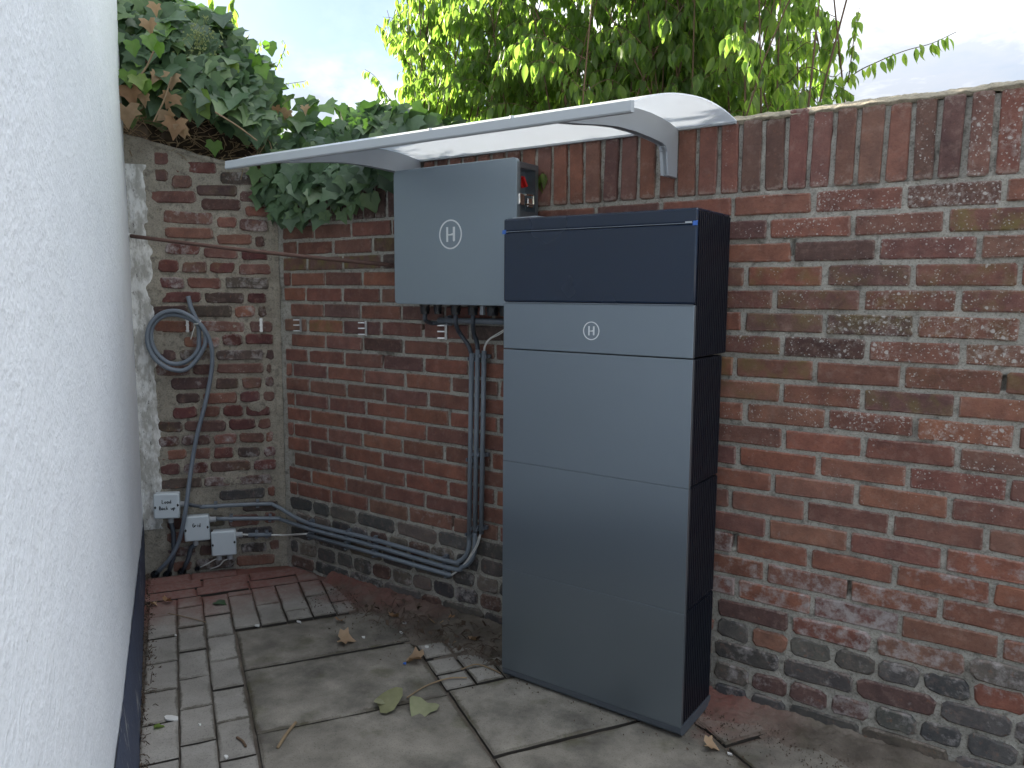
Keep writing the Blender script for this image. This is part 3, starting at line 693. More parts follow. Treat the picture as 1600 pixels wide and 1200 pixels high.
logo(lp, Vector((1.704, 0, 1.115)), 0.0258, FY - 0.0018)

# ------------------------------------------------------------------ wall mounted inverter
IX0, IX1, IY, IZ0, IZ1 = 0.830, 1.358, -0.150, 1.177, 1.640
inv = thing('inverter_box', ((IX0 + IX1) / 2, -0.08, IZ0), 'square light grey inverter box with a circled H, hung on the brick wall', 'inverter')
def rrect(x0, x1, z0, z1, r, y, n=5):
    o = []
    for cx_, cz_, a0 in ((x1 - r, z1 - r, 0), (x0 + r, z1 - r, 90), (x0 + r, z0 + r, 180), (x1 - r, z0 + r, 270)):
        for i in range(n + 1):
            a = R(a0 + 90 * i / n); o.append(Vector((cx_ + r * math.cos(a), y, cz_ + r * math.sin(a))))
    return o
m = MB(); m.prism(rrect(IX0, IX1, IZ0, IZ1, 0.016, IY), (0, 0.020, 0)); cov = m.build('front_cover', M['front2'], inv, bevel=0.003)
logo(cov, Vector((1.089, 0, 1.412)), 0.049, IY - 0.0008)
# body with the recess for the switch in its right side
sx0, sx1 = IX0 + 0.006, IX1 - 0.006
m = MB(); m.box(((sx0 + sx1 - 0.04) / 2, -0.074, (IZ0 + IZ1) / 2 + 0.003), sx1 - sx0 - 0.04, 0.110, IZ1 - IZ0 - 0.026)
RZ0, RZ1, RY0, RY1 = 1.478, 1.612, -0.118, -0.036
xs = sx1 - 0.020
m.box((xs, -0.074, (IZ0 + 0.016 + RZ0) / 2), 0.040, 0.110, RZ0 - IZ0 - 0.016); m.box((xs, -0.074, (RZ1 + IZ1 - 0.010) / 2), 0.040, 0.110, IZ1 - 0.010 - RZ1)
m.box((xs, (-0.129 + RY0) / 2, (RZ0 + RZ1) / 2), 0.040, RY0 + 0.129, RZ1 - RZ0); m.box((xs, (RY1 - 0.019) / 2, (RZ0 + RZ1) / 2), 0.040, -0.019 - RY1, RZ1 - RZ0)
ibody = m.build('body', M['front'], inv)
m = MB(); m.tube([Vector((sx1 - 0.040, -0.080, 1.573)), Vector((sx1 - 0.020, -0.080, 1.573)), Vector((sx1 - 0.019, -0.080, 1.573))], 0.019, 14)
kb = m.build('switch_knob', M['red'], inv, label='red round switch knob'); m = MB(); m.box((sx1 - 0.014, -0.080, 1.573), 0.012, 0.008, 0.034, Y=Vector((0, 0.8, 0.6)), Z=Vector((0, -0.6, 0.8))); m.build('knob_grip', M['red'], kb)
m = MB(); m.box((IX1 + 0.001, -0.128, 1.512), 0.012, 0.030, 0.036); la = m.build('latch', M['chrome'], inv, bevel=0.003, label='shiny metal toggle latch')
m = MB(); m.tube([Vector((IX1 + 0.008, -0.112, 1.528)), Vector((IX1 + 0.012, -0.078, 1.528)), Vector((IX1 + 0.012, -0.074, 1.500)), Vector((IX1 + 0.008, -0.110, 1.498))], 0.0035, 8); m.build('latch_loop', M['chrome'], la)
m = MB(); m.box((IX1 - 0.003, -0.074, 1.506), 0.010, 0.030, 0.030); m.build('latch_keep', M['chrome'], la, bevel=0.003)
m = MB(); m.box(((IX0 + IX1) / 2, -0.010, (IZ0 + IZ1) / 2), 0.40, 0.018, 0.36); m.build('mounting_plate', M['steel'], inv)
m = MB(); m.box(((IX0 + IX1) / 2 + 0.02, -0.074, IZ0 + 0.010), 0.44, 0.100, 0.014); m.build('connector_plate', M['blackpl'], inv)
def gland(px, dx=0.0, r=0.016, parent=inv, h=0.042):
    q = onA(px, 482, 0.085); m = MB(); b = Vector((q.x, -0.085, IZ0 + 0.008))
    m.tube([b, b - ZW * 0.014], r * 1.2, 6); m.tube([b - ZW * 0.014, b - ZW * h * 0.9, b - ZW * h], r, 10); m.tube([b - ZW * h * 0.45, b - ZW * h * 0.75], r * 1.12, 8)
    return m.build('cable_gland', M['blackpl'], parent), b - ZW * h
g1, t1 = gland(664); gland(684, r=0.013); g3, t3 = gland(712); g4, t4 = gland(739); gland(770, r=0.019); gland(790, r=0.019)
m = MB(); q = onA(754, 490, 0.07); m.box((q.x, -0.07, IZ0 - 0.012), 0.014, 0.012, 0.042); m.build('plug', M['clearfilm'], inv)

# ------------------------------------------------------------------ canopy
CX0, CX1 = 0.592, 2.000
can = thing('door_canopy', ((CX0 + CX1) / 2, -0.02, 1.56), 'white curved canopy with grey front rail and two arched brackets on the brick wall', 'canopy')
PROF = [(-0.002, 1.6965), (-0.06, 1.7040), (-0.121, 1.7085), (-0.19, 1.7095), (-0.264, 1.7060), (-0.349, 1.6960), (-0.429, 1.6830), (-0.503, 1.6665), (-0.573, 1.6470), (-0.645, 1.6215)]
pp = [Vector((0, y, z)) for y, z in PROF]; ps = spline(pp, 3)
def prof_z(y):
    for a, b in zip(ps, ps[1:]):
        if b.y <= y <= a.y: return a.z + (b.z - a.z) * (y - a.y) / (b.y - a.y)
    return ps[-1].z if y < ps[-1].y else ps[0].z
m = MB(); n = len(ps)
m.add([Vector((CX0, q.y, q.z)) for q in ps] + [Vector((CX1, q.y, q.z)) for q in ps] + [Vector((CX0, q.y, q.z + 0.004)) for q in ps] + [Vector((CX1, q.y, q.z + 0.004)) for q in ps],
      [(i, i + 1, n + i + 1, n + i) for i in range(n - 1)] + [(2 * n + i, 3 * n + i, 3 * n + i + 1, 2 * n + i + 1) for i in range(n - 1)] + [(i, 2 * n + i, 2 * n + i + 1, i + 1) for i in range(n - 1)] + [(n + i, n + i + 1, 3 * n + i + 1, 3 * n + i) for i in range(n - 1)] + [(0, n, 3 * n, 2 * n), (n - 1, 3 * n - 1, 4 * n - 1, 2 * n - 1)])
m.build('roof_sheet', M['sheet'], can, smooth=False)
for p in can.children[0].data.polygons: p.use_smooth = True
can.children[0].data.set_sharp_from_angle(angle=R(30))
m = MB(); m.prism([Vector((CX0 - 0.004, -0.640, 1.618)), Vector((CX0 - 0.004, -0.6405, 1.6015)), Vector((CX0 - 0.004, -0.6535, 1.6005)), Vector((CX0 - 0.004, -0.6570, 1.604)), Vector((CX0 - 0.004, -0.6545, 1.626)), Vector((CX0 - 0.004, -0.640, 1.6285))], (CX1 - CX0 + 0.008, 0, 0)); m.build('front_rail', M['alu'], can, bevel=0.001)
m = MB(); m.box(((CX0 + CX1) / 2, -0.007, 1.6935), CX1 - CX0, 0.012, 0.006); m.build('wall_rail', M['alu'], can)
for bx in (0.822, 1.822):
    up = [(y, prof_z(y) - 0.0015) for y in (-0.004, -0.06, -0.12, -0.19, -0.264, -0.349, -0.429, -0.503, -0.573, -0.636)]
    lowc = [(-0.636, 1.603), (-0.56, 1.6130), (-0.47, 1.6270), (-0.38, 1.6375), (-0.286, 1.6420), (-0.19, 1.6415), (-0.12, 1.6390), (-0.094, 1.634), (-0.085, 1.620), (-0.074, 1.556), (-0.004, 1.556)]
    m = MB(); m.prism([Vector((bx - 0.007, y, z)) for y, z in up + lowc], (0.014, 0, 0)); br = m.build('bracket', M['brac'], can, bevel=0.002)
    m = MB(); lw = [(y, z) for y, z in lowc]
    fl = [Vector((bx - 0.014, y, z)) for y, z in lw[:-1]]; k = len(fl)
    m.add(fl + [Vector((bx + 0.010, q.y, q.z)) for q in fl] + [q + ZW * 0.004 for q in fl] + [Vector((bx + 0.010, q.y, q.z + 0.004)) for q in fl],
          [(i, i + 1, k + i + 1, k + i) for i in range(k - 1)] + [(2 * k + i, 3 * k + i, 3 * k + i + 1, 2 * k + i + 1) for i in range(k - 1)] + [(i, 2 * k + i, 2 * k + i + 1, i + 1) for i in range(k - 1)] + [(k + i, k + i + 1, 3 * k + i + 1, 3 * k + i) for i in range(k - 1)])
    m.build('bracket_flange', M['brac'], br)
    m = MB(); m.prism([Vector((bx - 0.004, -0.050, 1.558)), Vector((bx - 0.004, -0.012, 1.558)), Vector((bx - 0.004, -0.030, 1.590)), Vector((bx - 0.004, -0.050, 1.594))], (-0.016, 0, 0)); m.build('foot_cap', M['clearfilm'], br, bevel=0.003)
for fx in (0.60, 0.78):
    m = MB(); q = Vector((CX0 + (CX1 - CX0) * fx, -0.648, 1.626)); m.tube([q, q + ZW * 0.006], 0.006, 8); m.build('rail_screw', M['steel'], can)

# ------------------------------------------------------------------ conduits and cables
def lab(name, path, r, mat, label, cat, group=None, k=6, n=10, sp=True):
    m = MB(); m.tube(spline(path, k) if sp else path, r, n)
    return tag(m.build(name, mat, smooth=True), label, cat, group)
CO = 0.026
def clip(parent, q, d, nrm, r=0.0095):   # saddle clip round a conduit: q centre, d along pipe
    s = d.cross(nrm).normalized(); m = MB()
    m.box(q - nrm * (r + 0.004), 0.013, 0.012, r * 2 + 0.016, X=d, Y=nrm, Z=s)
    for sg in (-1, 1): m.box(q + s * sg * (r + 0.003), 0.012, r * 1.6, 0.004, X=d, Y=nrm, Z=s)
    return m.build('clip', M['clip'], parent)
VERT = [((737, 552), (733, 846), 'leftmost'), ((746.5, 546), (742, 836), 'middle'), ((756.5, 548), (752, 834), 'rightmost')]
for i, (a, b, wd) in enumerate(VERT):
    A_, B_ = onA(*a, CO), onA(*b, CO)
    t = thing('upright_conduit', (B_.x, 0, B_.z), '%s of the three upright grey conduits left of the tall cabinet' % wd, 'conduit', 'upright conduits on the brick wall')
    m = MB(); m.tube([A_, A_.lerp(B_, 0.5), B_], 0.0088, 12); m.build('pipe', M['conduit'], t, smooth=True)
    for fz in (0.03, 0.56, 0.965): clip(t, A_.lerp(B_, fz), (B_ - A_).normalized(), Vector((0, -1, 0)))
HOR = [([onE(312, 792, 0.024), onE(409, 787.5, 0.024)], [onE(432, 791, 0.026)], [onA(481, 817, CO), onA(590, 844.5, CO), onA(702, 877, CO)], 'top'),
       ([onE(338, 810.5, 0.024), onE(428, 810, 0.024)], [onE(440, 812, 0.026)], [onA(481, 825.5, CO), onA(590, 854.5, CO), onA(703, 887.5, CO)], 'middle'),
       ([], [], [onA(480, 836, CO), onA(590, 866, CO), onA(705, 899, CO)], 'lowest')]
for i, (s1, s2, s3, wd) in enumerate(HOR):
    path = s1 + s2 + s3; t = thing('wall_conduit', (s3[1].x, 0, s3[1].z), '%s of the three grey conduits running low along the brick wall to the corner' % wd, 'conduit', 'conduits low along the wall')
    bend = ([(717, 877), (728, 868), (733, 853), (733, 840)], [(722, 886), (735, 877), (741.5, 861), (742.3, 832)], [])[i]
    path = path + [onA(px, py, CO) for px, py in bend]
    m = MB(); m.tube(spline(path, 8) if s1 else path, 0.0088, 12); m.build('pipe', M['conduit'], t, smooth=True)
    d = (s3[2] - s3[0]).normalized()
    for f in (0.02, 0.30 if i else 0.31, 0.50, 0.97): clip(t, s3[0].lerp(s3[2], f), d, Vector((0, -1, 0)))
    if s1:
        de = (s1[1] - s1[0]).normalized()
        for f in (0.25, 0.93): clip(t, s1[0].lerp(s1[1], f), de, EWD)
m = MB()
for o in (0, 0.0045): m.tube(spline([onA(704, 899, CO) + Vector((o, 0, 0)), onA(722, 885, 0.03) + Vector((o, 0, 0)), onA(742, 856, 0.034) + Vector((o * 1.5, 0, 0)), onA(750, 834, CO) + Vector((o, 0, 0))], 6), 0.0021, 6)
tag(m.build('white_cable', M['whitecab'], smooth=True), 'twin thin white cable between the lowest conduit and the upright one by the cabinet', 'cable')
m = MB()
for o in (0, 0.004): m.tube(spline([onA(756, 552, CO) + Vector((o, 0, 0)), onA(757, 541, 0.03) + Vector((o, 0, 0)), onA(764, 530, 0.035) + Vector((o, 0, 0)), onA(778, 521, 0.04) + Vector((o, 0, -o)), onA(796, 510, 0.045) + Vector((0, 0, -o))], 6), 0.0021, 6)
tag(m.build('white_cable', M['whitecab'], smooth=True), 'twin thin white cable curving from the rightmost upright conduit to behind the cabinet', 'cable')
lab('inverter_cable', [t3, t3 - ZW * 0.03, onA(718, 520, 0.05), onA(732, 540, 0.03), onA(737, 556, CO)], 0.0078, M['dgrey'], 'dark cable from the inverter swinging right into the leftmost upright conduit', 'cable')
lab('inverter_cable', [t4, t4 - ZW * 0.03, onA(740, 520, 0.05), onA(745, 535, 0.03), onA(746.5, 550, CO)], 0.0078, M['dgrey'], 'dark cable dropping from the inverter into the middle upright conduit', 'cable')
lab('inverter_cable', [t1, t1 - ZW * 0.018, onA(668, 503, 0.06), onA(678, 505, 0.03), onA(700, 503, 0.028)], 0.0078, M['dgrey'], 'dark cable looping under the inverter into the level conduit', 'cable')
q0, q1 = onA(686, 500.5, 0.028), onA(806, 503, 0.028)
t = thing('level_conduit', (q0.x, 0, q0.z), 'short level grey conduit just under the inverter box', 'conduit'); m = MB(); m.tube([q0, q1], 0.0105, 12); m.build('pipe', M['conduit'], t, smooth=True)
clip(t, q0.lerp(q1, 0.12), (q1 - q0).normalized(), Vector((0, -1, 0)), 0.0105)
# short sleeve by the lowest junction box
q0, q1 = onE(388, 836, 0.024), onE(424, 835.5, 0.024)
t = thing('conduit_sleeve', q0, 'short grey conduit sleeve right of the lowest junction box', 'conduit'); m = MB(); m.tube([q0, q1], 0.0095, 12); m.build('pipe', M['conduit'], t, smooth=True)
for f in (0.35, 0.8): clip(t, q0.lerp(q1, f), (q1 - q0).normalized(), EWD)
lab('white_cable', [onE(376, 835, 0.024), onE(400, 836, 0.024), onE(430, 836, 0.024), onE(447, 836, 0.03), onA(480, 834, 0.03)], 0.0042, M['whitecab'], 'white cable running from the lowest junction box across the corner', 'cable')
m = MB()
# ---------------- junction boxes
def strokes(parent, O, X, Z, lines, s, w=0.0015):
    m = MB()
    for ln in lines:
        P = spline([O + X * (a * s) + Z * (b * s) for a, b in ln], 4) if len(ln) > 2 else [O + X * (a * s) + Z * (b * s) for a, b in ln]
        m.tube(P, w, 5)
    return m.build('handwriting', M['pen'], parent)
GL = {'L': [[(0, 2), (0.05, 1), (0, 0), (0.8, 0.05)]], 'o': [[(0.5, 1), (0.1, 0.7), (0.2, 0.1), (0.7, 0.1), (0.9, 0.7), (0.5, 1)]], 'a': [[(0.9, 1), (0.3, 1), (0.1, 0.4), (0.4, 0), (0.85, 0.5)], [(0.9, 1), (0.85, 0.3), (1.0, 0)]],
      'd': [[(0.9, 0.8), (0.4, 0.9), (0.1, 0.4), (0.5, 0), (0.9, 0.4)], [(0.95, 2), (0.9, 0.9), (1.0, 0)]], 'B': [[(0.1, 0), (0.1, 2)], [(0.1, 2), (0.8, 1.7), (0.6, 1.1), (0.1, 1)], [(0.1, 1), (0.95, 0.7), (0.7, 0), (0.1, 0)]],
      'c': [[(0.8, 0.9), (0.3, 0.9), (0.1, 0.4), (0.4, 0), (0.9, 0.15)]], 'k': [[(0.1, 2), (0.1, 0)], [(0.8, 1.1), (0.15, 0.5)], [(0.3, 0.6), (0.9, 0)]], 'u': [[(0.1, 1), (0.15, 0.2), (0.6, 0), (0.85, 0.9)], [(0.85, 0.9), (0.95, 0)]],
      'p': [[(0.1, 1), (0.1, -0.9)], [(0.1, 0.9), (0.7, 0.9), (0.8, 0.3), (0.1, 0.1)]], 'G': [[(1.0, 1.7), (0.6, 2), (0.05, 1.1), (0.5, 0), (1.0, 0.3)], [(1.0, 0.3), (1.0, 0.9)], [(1.0, 0.9), (0.55, 0.9)]], 'r': [[(0.1, 1), (0.1, 0)], [(0.1, 0.6), (0.4, 1), (0.8, 0.9)]], 'i': [[(0.3, 1), (0.3, 0)], [(0.3, 1.5), (0.32, 1.65)]], ' ': []}
def word(txt, x0, z0): 
    o = []; x = x0
    for ch in txt:
        for st in GL[ch]: o.append([(a + x, b + z0) for a, b in st])
        x += 1.25 if ch != 'i' else 0.8
    return o
def jbox(cx_, cy_, label, texts, glands):
    c = onE(cx_, cy_, 0.045); X = -EWN; t = thing('junction_box', Vector((c.x, c.y, c.z - 0.053)) - EWD * 0.04, label, 'junction box', 'junction boxes in the corner')
    tl = random.uniform(-0.03, 0.03); X2 = (X * math.cos(tl) + ZW * math.sin(tl)); Z2 = (ZW * math.cos(tl) - X * math.sin(tl))
    m = MB(); m.box(c - EWD * 0.020, 0.096, 0.044, 0.104, X=X2, Y=EWD, Z=Z2); m.build('box_base', M['jbox'], t, bevel=0.006)
    m = MB(); m.box(c + EWD * 0.006, 0.103, 0.016, 0.110, X=X2, Y=EWD, Z=Z2); lid = m.build('lid', M['jbox'], t, bevel=0.007, seg=3)
    for sx_, sz_ in ((-0.043, -0.004), (0.043, 0.004)):
        s_ = c + X2 * sx_ + Z2 * sz_ + EWD * 0.0142; m = MB(); m.prism([s_ - Z2 * 0.007, s_ + X2 * math.copysign(0.007, -sx_) * -1, s_ + Z2 * 0.007, s_ + X2 * math.copysign(0.003, sx_) * -1], EWD * 0.0012); m.build('lid_screw', M['pen'], lid)
    if texts:
        strokes(lid, c + EWD * 0.0142, X2, Z2, texts, 0.0074)
    ends = []
    for side, off in glands:
        d, s_ = ((X2, Z2) if side == 'r' else (-Z2, X2)); b = c - EWD * 0.018 + d * (0.046 if side == 'r' else 0.05) + s_ * off
        m = MB(); m.tube([b, b + d * 0.010], 0.0135, 8); m.tube([b + d * 0.010, b + d * 0.026, b + d * 0.030], 0.0115, 10); m.build('gland', M['gland'], t)
        ends.append(b + d * 0.028)
    return t, ends
t_, e1 = jbox(261, 790, 'uppermost of the three pale grey junction boxes, hand marked Load Back up', word('Load', -2.3, 1.8) + word('Back up', -3.9, -1.9), (('r', 0.0), ('d', 0.012)))
t_, e2 = jbox(308, 825, 'middle pale grey junction box, hand marked Grid', word('Grid', -2.2, 1.2), (('r', 0.028), ('d', -0.012)))
t_, e3 = jbox(350, 848, 'lowest of the three pale grey junction boxes, without writing', None, (('r', 0.026), ('d', -0.024), ('d', 0.020)))
lab('box_cable', [e1[0], e1[0].lerp(onE(312, 792, 0.024), 0.5), onE(318, 791.8, 0.024)], 0.0078, M['dgrey'], 'dark cable between the Load box and the top conduit', 'cable')
lab('box_cable', [e2[0], e2[0].lerp(onE(338, 810.5, 0.024), 0.5), onE(345, 810.4, 0.024)], 0.0078, M['dgrey'], 'dark cable between the Grid box and the middle conduit', 'cable')
lab('ground_cable', [e1[1], onE(271, 835, 0.03), onE(271, 868, 0.035), onE(267, 884, 0.03), onE(263, 897, -0.01)], 0.0095, M['dgrey'], 'thick dark cable dropping from the Load box into the ground', 'cable')
lab('ground_cable', [e2[1], onE(299, 856, 0.03), onE(294, 874, 0.035), onE(289, 884, 0.03), onE(285, 895, -0.01)], 0.0095, M['dgrey'], 'thick dark cable dropping from the Grid box into the ground', 'cable')
lab('white_wire', [e3[1], onE(336, 874, 0.03), onE(322, 882, 0.025), onE(309, 888, 0.0)], 0.0028, M['whitecab'], 'left white wire from the lowest junction box into a wall hole', 'wire')
lab('white_wire', [e3[2], onE(350, 876, 0.03), onE(342, 884, 0.025), onE(328, 889, 0.0)], 0.0028, M['whitecab'], 'right white wire from the lowest junction box into the wall', 'wire')
for (px, py, ll) in ((262, 897, 'black pipe mouth under the Load box'), (243, 897, 'leftmost black pipe mouth beside the navy plinth'), (285, 893, 'black pipe mouth under the Grid box'), (309, 888, 'small dark pipe mouth holding a white wire')):
    q = onE(px, py, 0.012); m = MB(); r_ = 0.017 if px < 300 else 0.011
    m.tube([q, q + EWD * 0.018 + ZW * 0.004], r_, 12, cap=False); m.tube([q, q + EWD * 0.018 + ZW * 0.004], r_ * 0.78, 12, cap=False); m.tube([q - EWD * 0.004, q], r_, 12)
    tag(m.build('pipe_mouth', M['blackpl']), ll, 'pipe', 'pipe mouths at the foot of the end wall')
# ---------------- coiled cable
def eo(px, py, o): return onE(px, py, o)
cp = [eo(294, 463, 0.022), eo(299, 482, 0.03), eo(309, 505, 0.034), eo(311, 530, 0.034), eo(309, 547, 0.034), eo(298, 560, 0.033), eo(282, 568, 0.032), eo(262, 566, 0.032), eo(244, 550, 0.032), eo(236, 528, 0.032), eo(240, 507, 0.032), eo(256, 494, 0.034), eo(276, 492, 0.038), eo(300, 500, 0.044), eo(318, 514, 0.048), eo(321, 535, 0.044), eo(312, 555, 0.042)]
cp += [eo(296, 574, 0.044), eo(280, 579, 0.044), eo(258, 573, 0.044), eo(239, 556, 0.044), eo(230, 530, 0.044), eo(236, 505, 0.044), eo(254, 489, 0.046), eo(278, 486, 0.052), eo(300, 496, 0.058), eo(318, 513, 0.058), eo(330, 540, 0.045), eo(331, 575, 0.035), eo(322, 625, 0.032), eo(308, 680, 0.032), eo(299, 730, 0.034), eo(291, 790, 0.070), eo(286, 820, 0.068), eo(278, 850, 0.05), eo(266, 872, 0.045), eo(254, 886, 0.03), eo(243, 897, 0.0)]
t = thing('coiled_cable', cp[20], 'grey cable coiled in two loops on the short wall, its tail hanging to the ground', 'cable')
m = MB(); m.tube(spline(cp, 6), 0.0092, 10); m.build('cable', M['cable'], t, smooth=True)
m = MB(); a_ = eo(309, 506, 0.066); m.tube(spline([eo(304, 512, 0.03), eo(303, 506, 0.06), a_, eo(314, 501, 0.06), eo(311, 499, 0.03)], 4), 0.002, 6); m.tube(spline([eo(304, 510, 0.066), eo(301, 520, 0.068), eo(298, 530, 0.06)], 4), 0.0018, 6); m.build('cable_tie', M['whitecab'], t)
# ---------------- rusty rod with its pale sleeve
ra, rb = onH(203, 368.5, 0.012), onA(622, 415, 0.022)
ra = eb(0.47, 0, 0.10); ra = hit(203, 368.5, eb(0, 0, 0.06), EWD)
t = thing('iron_rod', ra, 'thin rusty iron rod stretched from the white house across the corner to the inverter box', 'rod')
m = MB(); m.tube([ra + (ra - rb) * (i / 10.0) * -1 + Vector((0, 0, -0.006 * math.sin(math.pi * i / 10))) for i in range(11)], 0.0078, 8); m.build('rod', M['rust'], t, smooth=True)
hs = ra + (ra - rb).normalized() * 0.045; m = MB(); m.tube([hs, ra + (rb - ra).normalized() * 0.004], 0.0105, 10); m.build('sleeve', M['chipw'], t, label='white painted sleeve')
# ---------------- metal clip strips on the walls
def strip_clip(px, py, wall, label, rot):
    if wall == 'E': q, X, Nn = onE(px, py, 0.004), -EWN, EWD
    else: q, X, Nn = onA(px, py, 0.004), XW, NW
    t = thing('metal_clip', q, label, 'clip', 'empty metal clips on the walls')
    m = MB(); m.box(q, 0.011, 0.003, 0.060, X=X, Y=Nn, Z=ZW); m.build('strip', M['steel'], t)
    for k_ in (-0.024, 0.0, 0.022):
        m = MB()
        if rot: m.box(q + ZW * k_ - X * 0.016 + Nn * 0.010, 0.026, 0.003, 0.005, X=(X * 0.8 - Nn * 0.6), Y=(Nn * 0.8 + X * 0.6), Z=ZW)
        else: m.box(q + ZW * k_ + Nn * 0.008, 0.014, 0.014, 0.003, X=X, Y=Nn, Z=ZW)
        m.build('prong', M['steel'], t)
strip_clip(293, 508, 'E', 'empty metal clip inside the coiled cable', False); strip_clip(408, 508, 'E', 'empty metal clip on the short wall right of the coil', False)
strip_clip(470, 508, 'A', 'empty three pronged metal clip nearest the wall corner', True); strip_clip(572, 513, 'A', 'empty three pronged metal clip midway between corner and inverter', True); strip_clip(697, 518, 'A', 'empty three pronged metal clip just below the inverter', True)

# ------------------------------------------------------------------ leaves
def leaf_mesh(name, outline, mat, fold=0.25, curl=0.3, seed=0, vein=True):
    # outline: half plane points (x>=0 side) from base to tip along y, length 1; hub fan with fold and curl
    rnd = random.Random(seed); pts = [(x, y) for x, y in outline]
    ring = pts + [(-x, y) for x, y in pts[::-1] if x > 1e-6]
    ring = [(x * (1 + rnd.uniform(-0.1, 0.1)), y + rnd.uniform(-0.02, 0.02)) for x, y in ring]
    mids = [(0, 0.0), (0, 0.33), (0, 0.66), (0, 1.0)]
    bend = rnd.uniform(0.7, 1.3) * curl; fo = fold * rnd.uniform(0.6, 1.4); ws = rnd.uniform(-0.08, 0.08)
    def P(x, y): return Vector((x + ws * y * y, y, -bend * y * y * 0.6 + fo * abs(x) + 0.03 * math.sin(9 * x + 7 * y + seed)))
    m = MB(); m.v = [P(x, y) for x, y in ring] + [P(0, 0.36)]
    c = len(ring); m.f = [(i, (i + 1) % c, c) for i in range(c)]; m.a = [(0, 0, 0, 0, 0, 0)] * (c + 1)
    return m
IVY_OUT = [(0.02, 0.08), (0.22, -0.08), (0.52, 0.02), (0.44, 0.22), (0.64, 0.46), (0.36, 0.50), (0.22, 0.66), (0, 1.0)]
IVY_OUT2 = [(0.02, 0.05), (0.26, -0.02), (0.46, 0.16), (0.40, 0.36), (0.46, 0.50), (0.26, 0.64), (0.12, 0.84), (0, 1.0)]
SHR_OUT = [(0.01, 0.0), (0.12, 0.12), (0.19, 0.30), (0.18, 0.48), (0.11, 0.72), (0, 1.0)]
def strip_leaf(seed, w=0.185, curl=0.5, n=5):
    rnd = random.Random(seed); m = MB(); cu = curl * rnd.uniform(0.5, 1.6); fo = rnd.uniform(0.25, 0.7); sw = rnd.uniform(-0.15, 0.15)
    prof = [0.02, 0.75, 1.0, 0.85, 0.45, 0.0]; vs = []
    for i in range(n + 1):
        t = i / n; y = t * math.cos(cu * t * 0.8); z = -math.sin(cu * t) * t * 0.6; ww = w * prof[i]; sx = sw * t * t
        vs += [Vector((sx - ww, y, z + fo * ww)), Vector((sx, y, z)), Vector((sx + ww, y, z + fo * ww))]
    fs = []
    for i in range(n):
        a = 3 * i; fs += [(a, a + 1, a + 4, a + 3), (a + 1, a + 2, a + 5, a + 4)]
    m.v = vs; m.f = fs; m.a = [(0, 0, 0, 0, 0, 0)] * len(vs)
    return m
def protos(kind, n, mat):
    o = []
    for s in range(n):
        if kind == 'ivy': m = leaf_mesh('leaf', IVY_OUT if s % 3 else IVY_OUT2, mat, 0.18, 0.35, s)
        elif kind == 'faded': m = leaf_mesh('leaf', [(0.02, 0.02), (0.28, -0.04), (0.50, 0.12), (0.50, 0.34), (0.36, 0.55), (0.22, 0.78), (0, 1.0)], mat, 0.30, 0.4, s + 80)
        elif kind == 'dead': m = leaf_mesh('leaf', IVY_OUT, mat, random.uniform(0.5, 0.9), 0.9, s + 50)
        else: m = strip_leaf(s)
        me = bpy.data.meshes.new('leaf'); me.from_pydata([tuple(v) for v in m.v], [], m.f)
        at = me.attributes.new('tint', 'FLOAT_COLOR', 'POINT')
        cols = []
        for i, v in enumerate(m.v):
            ve = 1.0 if (kind != 'shrub' and i == len(m.v) - 1) else (0.8 if kind == 'shrub' and i % 3 == 1 else 0.0)
            if kind == 'ivy' and i in (2, 4, 7): ve = 0.0
            cols += [0.0, ve * (0.45 if kind == 'ivy' else 0.35), 0, 1]
        at.data.foreach_set('color', cols)
        for p in me.polygons: p.use_smooth = True
        me.materials.append(mat); o.append((me, m))
    return o
PI_, PS_, PD_, PN_ = protos('ivy', 7, M['ivy']), protos('shrub', 8, M['shrub']), protos('dead', 5, M['dead']), protos('ivy', 4, M['ivy_new'])
PF_ = protos('faded', 3, M['pale_dead'])
def frame(tip, nrm):
    y = Vector(tip).normalized(); z = Vector(nrm); z = (z - y * z.dot(y)); z = z.normalized() if z.length > 1e-5 else y.orthogonal().normalized(); x = y.cross(z)
    return Matrix(((x.x, y.x, z.x), (x.y, y.y, z.y), (x.z, y.z, z.z)))
def proj(q):
    d = q - CAM; z = d.dot(AX[2]); return (800 + F_PX * d.dot(AX[0]) / z, 600 + F_PX * d.dot(AX[1]) / z, z)
class Leaves:
    def __init__(s): s.L = []
    def add(s, q, tip, nrm, size, pr): s.L.append((Vector(q), frame(tip, nrm), size, random.choice(pr)))
    def emit(s, parent, limit, mat, stuff, score):
        s.L.sort(key=score); n = 0; mb = {}
        for q, fr, sz, (me, m) in s.L:
            if n < limit:
                o = bpy.data.objects.new('leaf', me); COL.objects.link(o); o.parent = parent
                M4 = fr.to_4x4() @ Matrix.Diagonal((sz, sz, sz, 1)); M4.translation = q - wloc(parent); o.matrix_basis = M4; n += 1
            else:
                key = me.materials[0].name
                V, Fc, A = mb.setdefault(key, ([], [], [])); o = len(V); rv = random.random()
                V += [tuple(fr @ (v * sz) + q) for v in m.v]; Fc += [tuple(i + o for i in f) for f in m.f]
                src = me.attributes['tint'].data
                A += [(rv, c.color[1], 0, 1) for c in src]
        for key, (V, Fc, A) in mb.items():
            me = bpy.data.meshes.new(stuff); org = wloc(parent); me.from_pydata([(v[0] - org.x, v[1] - org.y, v[2] - org.z) for v in V], [], Fc)
            at = me.attributes.new('tint', 'FLOAT_COLOR', 'POINT'); at.data.foreach_set('color', [x for c in A for x in c])
            me.materials.append(bpy.data.materials[key])
            for p in me.polygons: p.use_smooth = True
            o = link(stuff, me, None, parent, org); o['kind'] = 'stuff'
